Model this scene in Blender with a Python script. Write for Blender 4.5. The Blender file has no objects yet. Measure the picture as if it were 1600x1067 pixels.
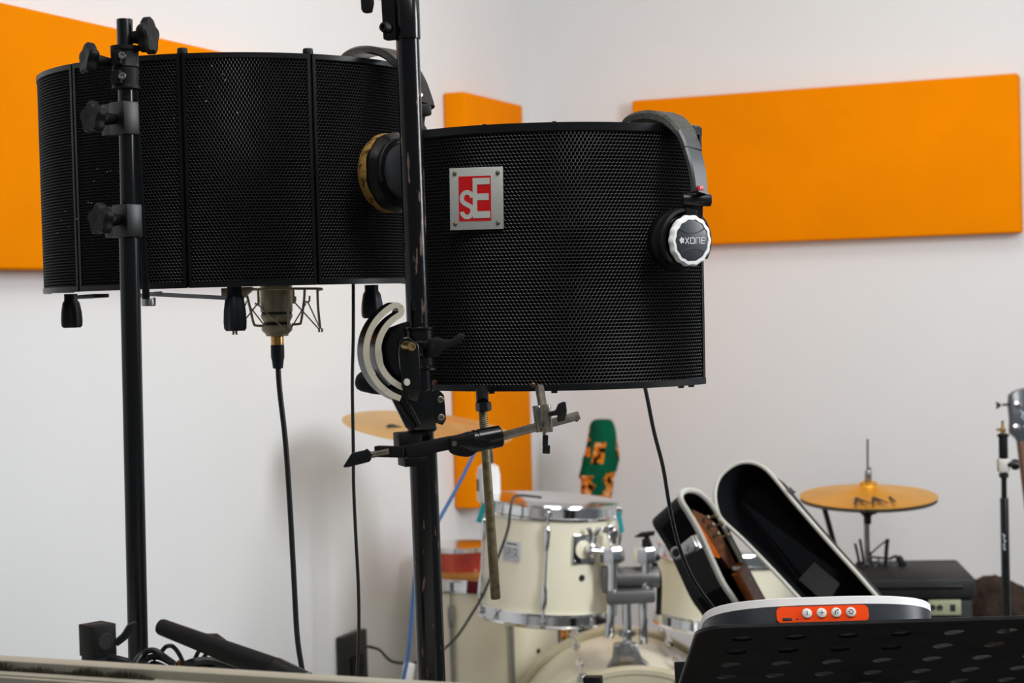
import bpy, bmesh, math, random
import numpy as np
from mathutils import Vector, Matrix
random.seed(4)
V = Vector
PI = math.pi
scene = bpy.context.scene
col = scene.collection

# ------------------------------------------------------------------ camera
F = 2800.0                                   # focal length in pixels of a 1600 px wide frame
CAM = V((0, 0, 1.39))
a_, p_ = math.radians(1.6), math.radians(1.29)
fw = V((0, math.cos(p_), -math.sin(p_)))
u0 = V((0, math.sin(p_), math.cos(p_)))
rt = math.cos(a_) * V((1, 0, 0)) - math.sin(a_) * u0
up = math.sin(a_) * V((1, 0, 0)) + math.cos(a_) * u0
cd = bpy.data.cameras.new('camera')
cd.sensor_width = 36.0
cd.lens = F / 1600 * 36
cd.clip_start = 0.05
cd.dof.use_dof = True
cd.dof.focus_distance = 2.12
cd.dof.aperture_fstop = 8.5
cam = bpy.data.objects.new('camera', cd)
cm = Matrix((rt, up, -fw)).transposed().to_4x4()
cm.translation = CAM
cam.matrix_world = cm
col.objects.link(cam)
scene.camera = cam

# ------------------------------------------------------------------ light
w = bpy.data.worlds.new('world')
scene.world = w
w.use_nodes = True
w.node_tree.nodes['Background'].inputs[0].default_value = (0.88, 0.95, 1.0, 1)
w.node_tree.nodes['Background'].inputs[1].default_value = 0.12


def area(name, loc, target, size, power, color, sy=None):
    l = bpy.data.lights.new(name, 'AREA')
    l.energy = power
    l.color = color
    l.size = size
    if sy:
        l.shape = 'RECTANGLE'
        l.size_y = sy
    o = bpy.data.objects.new(name, l)
    o.location = loc
    o.rotation_euler = (V(target) - V(loc)).to_track_quat('-Z', 'Y').to_euler()
    col.objects.link(o)


area('right_window', (1.95, 2.2, 2.05), (0.0, 4.0, 0.9), 0.7, 38, (0.93, 0.97, 1.0), 1.1)
area('ceiling_lamp', (0.8, 3.75, 2.70), (0.8, 3.75, 0), 1.2, 8, (1.0, 0.91, 0.78), 0.8)
area('near_ceiling_lamp', (0.3, 1.6, 2.70), (0.3, 3.4, 0.6), 1.2, 24, (1.0, 0.985, 0.965), 0.8)
vs = scene.view_settings
vs.view_transform = 'Standard'
vs.look = 'None'
vs.gamma = 1
vs.use_curve_mapping = False
vs.exposure = 0.24

# ------------------------------------------------------------------ geometry helpers


def P(px, py, Y):
    d = fw + rt * ((px - 800) / F) + up * ((533.5 - py) / F)
    return CAM + d * (Y / d.y)


def on_plane(px, py, pt, n):
    d = fw + rt * ((px - 800) / F) + up * ((533.5 - py) / F)
    return CAM + d * ((pt - CAM).dot(n) / d.dot(n))


def PF(px, py, Y, yaw=0.0, pitch=0.0, roll=0.0, s=1.0):
    """frame at a seen point: local units are pixels at that depth, x right, y up, z toward the viewer"""
    k = Y / F * s
    m = Matrix((V((1, 0, 0)), V((0, 0, 1)), V((0, -1, 0)))).transposed()
    r = Matrix.Rotation(math.radians(yaw), 3, 'Z') @ m
    r = r @ Matrix.Rotation(math.radians(pitch), 3, 'X') @ Matrix.Rotation(math.radians(roll + 1.6), 3, 'Z')
    m4 = (r * k).to_4x4()
    m4.translation = P(px, py, Y)
    return m4


def FR(o, z, xh=None):
    z = V(z).normalized()
    xh = V(xh) if xh is not None else (V((0, 0, 1)) if abs(z.z) < 0.9 else V((1, 0, 0)))
    y = z.cross(xh).normalized()
    x = y.cross(z).normalized()
    m = Matrix((x, y, z)).transposed().to_4x4()
    m.translation = V(o)
    return m


def smooth(pts, n=6):
    pts = [V(p) for p in pts]
    out = []
    for i in range(len(pts) - 1):
        p0 = pts[max(i - 1, 0)]
        p1, p2 = pts[i], pts[i + 1]
        p3 = pts[min(i + 2, len(pts) - 1)]
        for k in range(n):
            t = k / n
            out.append(0.5 * ((2 * p1) + (p2 - p0) * t + (2 * p0 - 5 * p1 + 4 * p2 - p3) * t * t + (3 * p1 - p0 - 3 * p2 + p3) * t ** 3))
    out.append(pts[-1])
    return out


class MB:
    def __init__(self):
        self.v = []
        self.f = []

    def add(self, vs, fs, M=None):
        b = len(self.v)
        self.v += [(M @ V(p)) if M is not None else V(p) for p in vs]
        self.f += [[i + b for i in f] for f in fs]
        return self

    def _bm(self, bm, M=None):
        bm.verts.ensure_lookup_table()
        bm.verts.index_update()
        self.add([v.co.copy() for v in bm.verts], [[v.index for v in f.verts] for f in bm.faces], M)
        bm.free()
        return self

    def box(self, M, sx, sy, sz, b=0.0, c=(0, 0, 0), seg=2):
        bm = bmesh.new()
        bmesh.ops.create_cube(bm, size=1)
        for v in bm.verts:
            v.co = V((v.co.x * sx + c[0], v.co.y * sy + c[1], v.co.z * sz + c[2]))
        if b:
            bmesh.ops.bevel(bm, geom=list(bm.edges), offset=b, segments=seg, affect='EDGES', profile=0.5)
        return self._bm(bm, M)

    def bar(self, p0, p1, w, h, b=0.0, upv=(0, 0, 1)):
        p0, p1 = V(p0), V(p1)
        M = FR((p0 + p1) / 2, p1 - p0, upv)
        return self.box(M, h, w, (p1 - p0).length, b)

    def prism(self, pts, M, z0, z1, b=0.0):
        bm = bmesh.new()
        lo = [bm.verts.new((x, y, z0)) for x, y in pts]
        hi = [bm.verts.new((x, y, z1)) for x, y in pts]
        n = len(pts)
        bm.faces.new(hi)
        bm.faces.new(list(reversed(lo)))
        for i in range(n):
            bm.faces.new((lo[i], lo[(i + 1) % n], hi[(i + 1) % n], hi[i]))
        bmesh.ops.recalc_face_normals(bm, faces=list(bm.faces))
        if b:
            bmesh.ops.bevel(bm, geom=list(bm.edges), offset=b, segments=2, affect='EDGES', profile=0.5)
        return self._bm(bm, M)

    def lathe(self, prof, M, n=24, lobes=0, amp=0.0, a0=0.0, a1=2 * PI):
        full = abs(a1 - a0 - 2 * PI) < 1e-6
        m = n if full else n + 1
        vs, fs = [], []
        for r, h in prof:
            for i in range(m):
                t = a0 + (a1 - a0) * i / n
                rr = r * (1 + amp * math.cos(lobes * t)) if lobes else r
                vs.append((rr * math.cos(t), rr * math.sin(t), h))
        for j in range(len(prof) - 1):
            for i in range(n):
                k = (i + 1) % m
                fs.append([j * m + i, j * m + k, (j + 1) * m + k, (j + 1) * m + i])
        if full:
            if prof[0][0] > 1e-7:
                fs.append(list(reversed(range(m))))
            if prof[-1][0] > 1e-7:
                fs.append([(len(prof) - 1) * m + i for i in range(m)])
        return self.add(vs, fs, M)

    def cyl(self, p0, p1, r0, r1=None, n=20, b=0.0):
        p0, p1 = V(p0), V(p1)
        r1 = r0 if r1 is None else r1
        L = (p1 - p0).length
        if b:
            prof = [(r0 - b, 0), (r0 - b * .3, b * .3), (r0, b), (r1, L - b), (r1 - b * .3, L - b * .3), (r1 - b, L)]
        else:
            prof = [(r0, 0), (r1, L)]
        return self.lathe(prof, FR(p0, p1 - p0), n)

    def tube(self, pts, r, n=8, closed=False):
        pts = [V(p) for p in pts]
        m = len(pts)
        rs = r if isinstance(r, (list, tuple)) else [r] * m
        tang = []
        for i in range(m):
            a, c = (pts[(i - 1) % m], pts[(i + 1) % m]) if closed else (pts[max(i - 1, 0)], pts[min(i + 1, m - 1)])
            tang.append((c - a).normalized())
        x = tang[0].orthogonal().normalized()
        vs, fs = [], []
        for i in range(m):
            x = (x - tang[i] * x.dot(tang[i])).normalized()
            y = tang[i].cross(x)
            for k in range(n):
                t = 2 * PI * k / n
                vs.append(pts[i] + (x * math.cos(t) + y * math.sin(t)) * rs[i])
        for i in range(m if closed else m - 1):
            j = (i + 1) % m
            for k in range(n):
                l = (k + 1) % n
                fs.append([i * n + k, i * n + l, j * n + l, j * n + k])
        if not closed:
            fs.append(list(reversed(range(n))))
            fs.append([(m - 1) * n + k for k in range(n)])
        return self.add(vs, fs)

    def strap(self, pts, wd, w, th):
        """a band of rounded rectangular section along pts; wd width direction(s)"""
        pts = [V(p) for p in pts]
        m = len(pts)
        ws = w if isinstance(w, (list, tuple)) else [w] * m
        ts = th if isinstance(th, (list, tuple)) else [th] * m
        sec = [(-.5, -.25), (-.42, -.5), (.42, -.5), (.5, -.25), (.5, .25), (.42, .5), (-.42, .5), (-.5, .25)]
        vs, fs = [], []
        for i in range(m):
            t = (pts[min(i + 1, m - 1)] - pts[max(i - 1, 0)]).normalized()
            d = V(wd[i] if isinstance(wd, list) else wd)
            d = (d - t * d.dot(t)).normalized()
            n = t.cross(d)
            for a, c in sec:
                vs.append(pts[i] + d * a * ws[i] + n * c * ts[i])
        for i in range(m - 1):
            for k in range(8):
                l = (k + 1) % 8
                fs.append([i * 8 + k, i * 8 + l, (i + 1) * 8 + l, (i + 1) * 8 + k])
        fs.append(list(reversed(range(8))))
        fs.append([(m - 1) * 8 + k for k in range(8)])
        return self.add(vs, fs)

    def ribbon(self, path, wd, M, z0, z1):
        path = [V((x, y)) for x, y in path]
        L, R = [], []
        m = len(path)
        for i in range(m):
            a, c = path[max(i - 1, 0)], path[min(i + 1, m - 1)]
            t = (c - a).normalized()
            n = V((-t.y, t.x)) * wd / 2
            L.append(path[i] + n)
            R.append(path[i] - n)
        vs = [(p.x, p.y, z) for z in (z0, z1) for p in L] + [(p.x, p.y, z) for z in (z0, z1) for p in R]
        fs = []
        for i in range(m - 1):
            l0, l1, r0, r1 = i, m + i, 2 * m + i, 3 * m + i
            fs += [[l1, r1, r1 + 1, l1 + 1], [l0, l0 + 1, r0 + 1, r0], [l0, l1, l1 + 1, l0 + 1], [r0, r0 + 1, r1 + 1, r1]]
        fs += [[0, 2 * m, 3 * m, m], [m - 1, 2 * m - 1, 4 * m - 1, 3 * m - 1]]
        return self.add(vs, fs, M)

    def arcbox(self, C, t0, t1, z0, z1, r0, r1, n=16):
        """bent bar around the vertical axis through C; angle 0 faces the viewer"""
        vs, fs = [], []
        for i in range(n + 1):
            t = t0 + (t1 - t0) * i / n
            for r, z in ((r0, z0), (r1, z0), (r1, z1), (r0, z1)):
                vs.append((C.x + r * math.sin(t), C.y - r * math.cos(t), z))
        for i in range(n):
            for k in range(4):
                l = (k + 1) % 4
                fs.append([i * 4 + k, i * 4 + l, i * 4 + 4 + l, i * 4 + 4 + k])
        fs += [[0, 1, 2, 3], [4 * n + 3, 4 * n + 2, 4 * n + 1, 4 * n]]
        return self.add(vs, fs)

    def text(self, s, size, M, ex=0.0, sx=1.0):
        c = bpy.data.curves.new('tmp_text', 'FONT')
        c.body = s
        c.size = size
        c.extrude = ex
        c.align_x = 'CENTER'
        c.align_y = 'CENTER'
        o = bpy.data.objects.new('tmp_text', c)
        col.objects.link(o)
        dg = bpy.context.evaluated_depsgraph_get()
        me = o.evaluated_get(dg).to_mesh()
        vs = [(v.co.x * sx, v.co.y, v.co.z) for v in me.vertices]
        fs = [list(p.vertices) for p in me.polygons]
        o.evaluated_get(dg).to_mesh_clear()
        bpy.data.objects.remove(o)
        bpy.data.curves.remove(c)
        return self.add(vs, fs, M)


def fix(me):
    bm = bmesh.new()
    bm.from_mesh(me)
    bmesh.ops.recalc_face_normals(bm, faces=list(bm.faces))
    bm.to_mesh(me)
    bm.free()


def link_mesh(name, mb, mat, parent=None, org=V((0, 0, 0)), ang=38, recalc=True):
    me = bpy.data.meshes.new(name)
    me.from_pydata([tuple(p - org) for p in mb.v], [], mb.f)
    if recalc:
        fix(me)
    me.materials.append(mat)
    me.polygons.foreach_set('use_smooth', [True] * len(me.polygons))
    me.set_sharp_from_angle(angle=math.radians(ang))
    me.update()
    o = bpy.data.objects.new(name, me)
    col.objects.link(o)
    if parent is not None:
        o.parent = parent
    else:
        o.location = org
    return o


def thing(name, label, cat, loc, group=None):
    o = bpy.data.objects.new(name, None)
    o.empty_display_size = 0.02
    col.objects.link(o)
    o.location = V(loc)
    o['label'] = label
    o['category'] = cat
    if group:
        o['group'] = group
    return o


def part(root, name, mb, mat, parent=None, label=None, kind=None, ang=38, recalc=True):
    o = link_mesh(name, mb, mat, parent or root, V(root.location), ang, recalc)
    if label:
        o['label'] = label
    if kind:
        o['kind'] = kind
    return o


def solo(name, mb, mat, label, cat, org=V((0, 0, 0)), group=None):
    o = link_mesh(name, mb, mat, None, V(org))
    o['label'] = label
    o['category'] = cat
    if group:
        o['group'] = group
    return o


def struct(name, mb, mat, parent=None, kind='structure'):
    o = link_mesh(name, mb, mat, parent)
    if parent is None:
        o['kind'] = kind
    return o


# ------------------------------------------------------------------ materials
def lin(r, g, b):
    f = lambda c: (c / 255 / 12.92) if c / 255 <= 0.04045 else ((c / 255 + 0.055) / 1.055) ** 2.4
    return (f(r), f(g), f(b), 1)


def mat(name, c, rough=0.5, metal=0.0, var=0.12, scale=40, bump=0.0, bscale=400, spec=0.5, c2=None, thr=None, stretch=None, coat=0.0):
    m = bpy.data.materials.new(name)
    m.use_nodes = True
    nt = m.node_tree
    N, L = nt.nodes, nt.links
    b = N['Principled BSDF']
    b.inputs['Roughness'].default_value = rough
    b.inputs['Metallic'].default_value = metal
    b.inputs['Specular IOR Level'].default_value = spec
    b.inputs['Coat Weight'].default_value = coat
    tc = N.new('ShaderNodeTexCoord')
    src = tc.outputs['Object']
    if stretch:
        mp = N.new('ShaderNodeMapping')
        mp.inputs['Scale'].default_value = stretch
        L.new(src, mp.inputs['Vector'])
        src = mp.outputs['Vector']
    nz = N.new('ShaderNodeTexNoise')
    nz.inputs['Scale'].default_value = scale
    nz.inputs['Detail'].default_value = 5
    L.new(src, nz.inputs['Vector'])
    rp = N.new('ShaderNodeValToRGB')
    if c2 is None:
        rp.color_ramp.elements[0].color = tuple(x * (1 - var) for x in c[:3]) + (1,)
        rp.color_ramp.elements[1].color = tuple(min(1, x * (1 + var)) for x in c[:3]) + (1,)
        rp.color_ramp.elements[0].position = 0.3
        rp.color_ramp.elements[1].position = 0.7
    else:
        rp.color_ramp.elements[0].color = c
        rp.color_ramp.elements[1].color = c2
        t = thr or (0.6, 0.66)
        rp.color_ramp.elements[0].position = t[0]
        rp.color_ramp.elements[1].position = t[1]
    L.new(nz.outputs['Fac'], rp.inputs['Fac'])
    L.new(rp.outputs['Color'], b.inputs['Base Color'])
    rr = N.new('ShaderNodeMapRange')
    rr.inputs['To Min'].default_value = max(0.02, rough * 0.82)
    rr.inputs['To Max'].default_value = min(1, rough * 1.18)
    L.new(nz.outputs['Fac'], rr.inputs['Value'])
    L.new(rr.outputs['Result'], b.inputs['Roughness'])
    if bump:
        n2 = N.new('ShaderNodeTexNoise')
        n2.inputs['Scale'].default_value = bscale
        n2.inputs['Detail'].default_value = 4
        L.new(tc.outputs['Object'], n2.inputs['Vector'])
        bp = N.new('ShaderNodeBump')
        bp.inputs['Strength'].default_value = bump
        bp.inputs['Distance'].default_value = 0.002
        L.new(n2.outputs['Fac'], bp.inputs['Height'])
        L.new(bp.outputs['Normal'], b.inputs['Normal'])
    return m


M = {}
M['wall'] = mat('wall_paint', lin(234, 235, 236), 0.75, var=0.012, scale=2.2, bump=0.12, bscale=60, spec=0.25)
M['ceiling'] = mat('ceiling_paint', lin(238, 237, 234), 0.9, var=0.01, scale=3, spec=0.2)
M['floor'] = mat('floor_vinyl', lin(84, 82, 80), 0.5, var=0.1, scale=6)
M['orange'] = mat('orange_fabric', lin(246, 140, 0), 0.9, var=0.04, scale=5, bump=0.25, bscale=700, spec=0.04)
M['sheet'] = mat('black_perforated_steel', lin(15, 16, 18), 0.34, 0.1, var=0.15, scale=9, spec=0.5)
M['frame'] = mat('black_satin_frame', lin(13, 14, 16), 0.36, 0.1, var=0.12, scale=12, spec=0.4)
M['foam'] = mat('black_foam', lin(9, 9, 10), 0.95, var=0.2, scale=90, bump=0.4, bscale=500, spec=0.1)
M['blk'] = mat('black_plastic', lin(13, 13, 14), 0.38, var=0.2, scale=60, bump=0.06, bscale=900)
M['blkm'] = mat('matte_black_plastic', lin(11, 11, 12), 0.55, var=0.18, scale=80, bump=0.1, bscale=1200, spec=0.3)
M['blkg'] = mat('glossy_black_paint', lin(7, 7, 9), 0.2, var=0.2, scale=40, bump=0.03, bscale=200)
M['rubber'] = mat('dark_blue_black_rubber', lin(14, 20, 28), 0.5, var=0.2, scale=70, spec=0.3)
M['pole'] = mat('black_pole_paint', lin(9, 11, 14), 0.24, 0.1, var=0.2, scale=30)
M['worn'] = mat('worn_black_pole', lin(7, 7, 9), 0.2, 0.1, c2=lin(112, 92, 82), thr=(0.635, 0.67), scale=95, stretch=(1.5, 1.5, 0.28), bump=0.05, bscale=150)
M['gun'] = mat('grey_cast_metal', lin(112, 112, 112), 0.45, 0.6, var=0.1, scale=30)
M['copper'] = mat('dull_copper', lin(110, 80, 68), 0.45, 0.8, var=0.2, scale=90)
M['chrome'] = mat('chrome', lin(225, 226, 228), 0.12, 1.0, var=0.05, scale=30)
M['dchrome'] = mat('dull_chrome', lin(160, 160, 160), 0.3, 1.0, var=0.1, scale=30)
M['steel'] = mat('worn_steel', lin(150, 143, 132), 0.4, 1.0, var=0.22, scale=120, bump=0.05, bscale=400)
M['brass'] = mat('aged_brass', lin(122, 110, 86), 0.5, 0.8, var=0.35, scale=140, bump=0.1, bscale=300)
M['bronze_bolt'] = mat('bronze_bolt', lin(190, 160, 110), 0.35, 1.0, var=0.15, scale=200)
M['quad'] = mat('bare_cast_metal', lin(188, 182, 164), 0.6, 0.2, c2=lin(120, 112, 100), thr=(0.62, 0.78), scale=110, bump=0.15, bscale=500)
M['letter'] = mat('grey_enamel', lin(188, 190, 184), 0.5, 0.0, var=0.03, scale=40)
M['plate'] = mat('brushed_aluminium', lin(190, 192, 186), 0.5, 0.35, var=0.06, scale=60, stretch=(1, 1, 30))
M['red'] = mat('red_enamel', lin(196, 8, 14), 0.4, var=0.05, scale=30)
M['beige'] = mat('champagne_metal', lin(150, 139, 116), 0.45, 0.6, var=0.12, scale=60)
M['gold'] = mat('gold_contact', lin(212, 160, 96), 0.3, 1.0, var=0.1, scale=60)
M['cable'] = mat('black_cable', lin(17, 19, 22), 0.4, var=0.2, scale=60)
M['cableb'] = mat('blue_cable', lin(62, 104, 160), 0.45, var=0.15, scale=30)
M['cream'] = mat('cream_drum_wrap', lin(246, 239, 214), 0.32, var=0.03, scale=7, coat=0.3)
M['hoopc'] = mat('cream_wood_hoop', lin(206, 198, 170), 0.4, var=0.08, scale=20)
M['head'] = mat('white_drum_head', lin(226, 224, 216), 0.5, var=0.03, scale=20)
M['white'] = mat('white_plastic', lin(240, 240, 240), 0.35, var=0.02, scale=20)
M['btn'] = mat('white_button', lin(222, 222, 218), 0.4, var=0.04, scale=90)
M['orangep'] = mat('orange_plastic', lin(255, 74, 0), 0.45, var=0.02, scale=20, spec=0.2)
M['navy'] = mat('slate_plastic', lin(44, 48, 56), 0.35, var=0.12, scale=30, bump=0.05, bscale=1500)
M['ink'] = mat('dark_ink', lin(26, 26, 28), 0.6, var=0.1, scale=50)
M['inkw'] = mat('white_ink', lin(222, 224, 226), 0.5, var=0.03, scale=50)
M['felt'] = mat('grey_felt', lin(96, 96, 92), 0.95, c2=lin(48, 48, 47), thr=(0.45, 0.6), scale=700, bump=0.5, bscale=900, spec=0.1)
M['silverp'] = mat('satin_grey_plastic', lin(62, 64, 67), 0.34, 0.4, var=0.1, scale=40)
M['tan'] = mat('cracked_tan_pad', lin(150, 116, 60), 0.85, c2=lin(70, 50, 26), thr=(0.5, 0.62), scale=110, bump=0.6, bscale=180, spec=0.15)
M['leather'] = mat('glossy_black_leather', lin(8, 8, 9), 0.34, var=0.2, scale=60, bump=0.25, bscale=90, spec=0.3)
M['caseo'] = mat('black_case_vinyl', lin(20, 21, 24), 0.6, var=0.12, scale=40, bump=0.3, bscale=350, spec=0.25)
M['casei'] = mat('black_plush', lin(9, 10, 13), 0.95, var=0.25, scale=14, spec=0.1)
M['bind'] = mat('off_white_binding', lin(186, 185, 176), 0.45, var=0.05, scale=40)
M['wood'] = mat('orange_guitar_wood', lin(176, 84, 24), 0.3, var=0.25, scale=14, stretch=(1, 1, 6), coat=0.3)
M['woodd'] = mat('dark_rosewood', lin(92, 56, 36), 0.4, var=0.3, scale=16, stretch=(1, 1, 8))
M['neck'] = mat('brown_neck_wood', lin(134, 72, 34), 0.35, var=0.25, scale=18, stretch=(1, 1, 5))
M['redw'] = mat('red_orange_lacquer', lin(206, 66, 20), 0.25, c2=lin(150, 30, 40), thr=(0.5, 0.7), scale=9, coat=0.4)
M['ply'] = mat('ply_edge', lin(206, 140, 66), 0.5, var=0.1, scale=20)
M['maroon'] = mat('maroon_cloth', lin(96, 8, 26), 0.9, var=0.1, scale=60)
M['teal'] = mat('teal_ribbon', lin(0, 140, 146), 0.7, var=0.1, scale=60)
M['sill'] = mat('cream_aluminium', lin(186, 180, 162), 0.5, 0.1, var=0.05, scale=30)
M['silld'] = mat('dark_track_groove', lin(62, 58, 48), 0.7, var=0.2, scale=40)
M['brush'] = mat('brush_pile', lin(62, 58, 44), 0.95, var=0.3, scale=200)
M['slate'] = mat('dark_slate_lacquer', lin(70, 74, 82), 0.3, var=0.06, scale=20, coat=0.3)
M['fuzz'] = mat('dark_brown_fur', lin(58, 48, 42), 0.95, var=0.5, scale=30, bump=0.9, bscale=120, spec=0.1)
M['amp'] = mat('black_amp_tolex', lin(16, 15, 15), 0.6, var=0.3, scale=20, bump=0.3, bscale=260)
M['pale'] = mat('pale_panel', lin(160, 162, 132), 0.5, var=0.06, scale=30)
M['desk'] = mat('black_music_desk', lin(9, 9, 10), 0.62, spec=0.2, var=0.15, scale=20, bump=0.05, bscale=500)
M['sticker'] = mat('silver_sticker', lin(204, 206, 212), 0.4, 0.2, var=0.06, scale=80)
M['gstone'] = mat('grey_lint', lin(205, 205, 200), 0.9, var=0.1, scale=50)
M['tie'] = mat('orange_tie', lin(190, 110, 20), 0.6, var=0.1, scale=50)


def cymbal_mat():
    m = mat('bronze_cymbal', lin(226, 172, 62), 0.42, 0.75, var=0.1, scale=9)
    nt = m.node_tree
    wv = nt.nodes.new('ShaderNodeTexWave')
    wv.wave_type = 'RINGS'
    wv.rings_direction = 'Z'
    wv.inputs['Scale'].default_value = 90
    wv.inputs['Distortion'].default_value = 0.6
    tc = nt.nodes['Texture Coordinate']
    nt.links.new(tc.outputs['Object'], wv.inputs['Vector'])
    bp = nt.nodes.new('ShaderNodeBump')
    bp.inputs['Strength'].default_value = 0.12
    bp.inputs['Distance'].default_value = 0.001
    nt.links.new(wv.outputs['Fac'], bp.inputs['Height'])
    nt.links.new(bp.outputs['Normal'], nt.nodes['Principled BSDF'].inputs['Normal'])
    return m


M['cym'] = cymbal_mat()
M['cym2'] = mat('pale_brass_cymbal', lin(222, 180, 110), 0.42, 0.85, var=0.12, scale=9)


def cloth_mat():
    """green cloth with orange and black animal-print patches"""
    m = mat('green_print_cloth', lin(0, 88, 62), 0.9, var=0.2, scale=12, bump=0.3, bscale=90, spec=0.15)
    nt = m.node_tree
    N, L = nt.nodes, nt.links
    b = N['Principled BSDF']
    base = b.inputs['Base Color'].links[0].from_socket
    tc = N['Texture Coordinate']
    vo = N.new('ShaderNodeTexNoise')
    vo.inputs['Scale'].default_value = 52
    vo.inputs['Detail'].default_value = 2
    L.new(tc.outputs['Object'], vo.inputs['Vector'])
    r1 = N.new('ShaderNodeValToRGB')
    r1.color_ramp.interpolation = 'CONSTANT'
    r1.color_ramp.elements[0].color = lin(30, 14, 10)
    r1.color_ramp.elements[1].color = lin(222, 128, 30)
    r1.color_ramp.elements[1].position = 0.46
    e = r1.color_ramp.elements.new(0.62)
    e.color = lin(226, 190, 150)
    L.new(vo.outputs['Fac'], r1.inputs['Fac'])
    at = N.new('ShaderNodeAttribute')
    at.attribute_name = 'print'
    gt = N.new('ShaderNodeMath')
    gt.operation = 'GREATER_THAN'
    gt.inputs[1].default_value = 0.5
    L.new(at.outputs['Fac'], gt.inputs[0])
    mx = N.new('ShaderNodeMix')
    mx.data_type = 'RGBA'
    L.new(gt.outputs[0], mx.inputs[0])
    L.new(base, mx.inputs[6])
    L.new(r1.outputs['Color'], mx.inputs[7])
    L.new(mx.outputs[2], b.inputs['Base Color'])
    return m


M['cloth'] = cloth_mat()

# ------------------------------------------------------------------ room
CO = V((0.08, 5.5, 0))                       # the corner behind the drum kit
dL, dR = V((-0.379, -0.925, 0)).normalized(), V((0.925, -0.379, 0)).normalized()
nL, nR = V((0.925, -0.379, 0)).normalized(), V((-0.379, -0.925, 0)).normalized()
HT = 2.75


def wall(name, d, n, L):
    mb = MB()
    c = CO + d * (L / 2 - 0.05) - n * 0.05 + V((0, 0, HT / 2))
    Mx = Matrix((d, n, V((0, 0, 1)))).transposed().to_4x4()
    Mx.translation = c
    mb.box(Mx, L + 0.1, 0.1, HT)
    return struct(name, mb, M['wall'])


wall_left = wall('wall_left', dL, nL, 5.2)
wall('wall_right', dR, nR, 4.6)
mb = MB()
q = [CO + dL * 5.2 - nL * .1, CO - dL * .1 - dR * .1, CO + dR * 4.6 - nR * .1, CO + dR * 4.6 + dL * 5.2]
mb.add([(p.x, p.y, z) for z in (-.1, 0) for p in q], [[0, 1, 2, 3], [4, 5, 6, 7], [0, 1, 5, 4], [1, 2, 6, 5], [2, 3, 7, 6], [3, 0, 4, 7]])
struct('floor', mb, M['floor'])
mb = MB()
mb.add([(p.x, p.y, z) for z in (HT, HT + .1) for p in q], [[0, 1, 2, 3], [4, 5, 6, 7], [0, 1, 5, 4], [1, 2, 6, 5], [2, 3, 7, 6], [3, 0, 4, 7]])
struct('ceiling', mb, M['ceiling'])


def panel(label, d, n, s0, s1, z0, z1, th):
    Mx = Matrix((d, n, V((0, 0, 1)))).transposed().to_4x4()
    c = CO + d * (s0 + s1) / 2 + n * (th / 2 + 0.002) + V((0, 0, (z0 + z1) / 2))
    Mx.translation = c
    mb = MB().box(Mx, abs(s1 - s0), th, z1 - z0, 0.006, seg=3)
    return solo('sound_absorber', mb, M['orange'], label, 'sound absorber', c, 'orange acoustic panels on the walls')


th = 0.055
pt = CO + nL * th
sx = lambda px, py, d, n, t: (on_plane(px, py, CO + n * t, n) - CO).dot(d)
zz = lambda px, py, n, t: on_plane(px, py, CO + n * t, n).z
s_far = sx(455, 100, dL, nL, th)
panel('long orange fabric panel on the wall behind the multi-section black shield', dL, nL, s_far, s_far + 1.25, zz(40, 421, nL, th), zz(165, 40, nL, th), th)
t2 = 0.064
panel('upright orange fabric panel beside the wall corner, behind the crash cymbal', dL, nL, sx(824, 465, dL, nL, t2), sx(734, 465, dL, nL, t2), zz(831, 769, nL, t2), zz(817, 165, nL, t2), t2)
panel('wide orange fabric panel on the wall beyond the hanging headphones', dR, nR, sx(990, 265, dR, nR, th), sx(1593, 240, dR, nR, th), zz(1597, 363, nR, th), zz(1590, 114, nR, th), th)

# open sliding window of the control room, low in front
wd_ = V((0.925, -0.379, 0)).normalized()
wn_ = V((0.379, 0.925, 0)).normalized()
w0 = P(0, 1023, 1.70)
zs = w0.z
Mw = Matrix((wd_, wn_, V((0, 0, 1)))).transposed().to_4x4()
Mw.translation = V((w0.x, w0.y, zs))
win = bpy.data.objects.new('window_1', None)
win['kind'] = 'structure'
col.objects.link(win)
sl = MB()
sl.box(Mw, 2.2, 0.022, 0.03, 0.0015, c=(0.5, -0.011, -0.015))
sl.box(Mw, 2.2, 0.020, 0.012, 0.001, c=(0.5, -0.032, -0.014))
sl.box(Mw, 2.2, 0.006, 0.030, 0.001, c=(0.5, -0.045, -0.0245))
sl.box(Mw, 2.2, 0.020, 0.012, 0.001, c=(0.5, -0.058, -0.03))
sl.box(Mw, 2.2, 0.07, 0.02, 0.001, c=(0.5, -0.035, -0.04))
struct('window_sill', sl, M['sill'], win)
br = MB()
for i in range(1500):
    x = -0.2 + i * 0.0003
    if x > 0.19:
        break
    h = 0.0068 * (0.6 + 0.5 * math.sin(x * 90) * math.sin(x * 37 + 1) + random.uniform(-.35, .35))
    jx, jy = random.uniform(-.0012, .0012), random.uniform(-.001, .001)
    br.add([(x - .0006, -.030, -.0085), (x + .0006, -.030, -.0085), (x, -.024, -.0085), (x + jx * 2, -.027 + jy * 3, -.0085 + max(.002, h))], [[0, 1, 3], [1, 2, 3], [2, 0, 3]], Mw)
o = struct('brush_seal', br, M['brush'], win)
o['kind'] = 'stuff'
gv = MB().box(Mw, 2.2, 0.004, 0.026, c=(0.5, -0.0665, -0.05))
struct('track_groove', gv, M['silld'], win)
lg = MB().box(Mw, 1.1, 0.20, 0.02, 0.002, c=(0.28, 0.115, -0.13))
struct('inner_ledge', lg, M['sill'], win)
wl = MB().box(Mw, 2.4, 0.06, zs - 0.052, c=(0.5, -0.03, -0.052 - (zs - 0.052) / 2))
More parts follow.
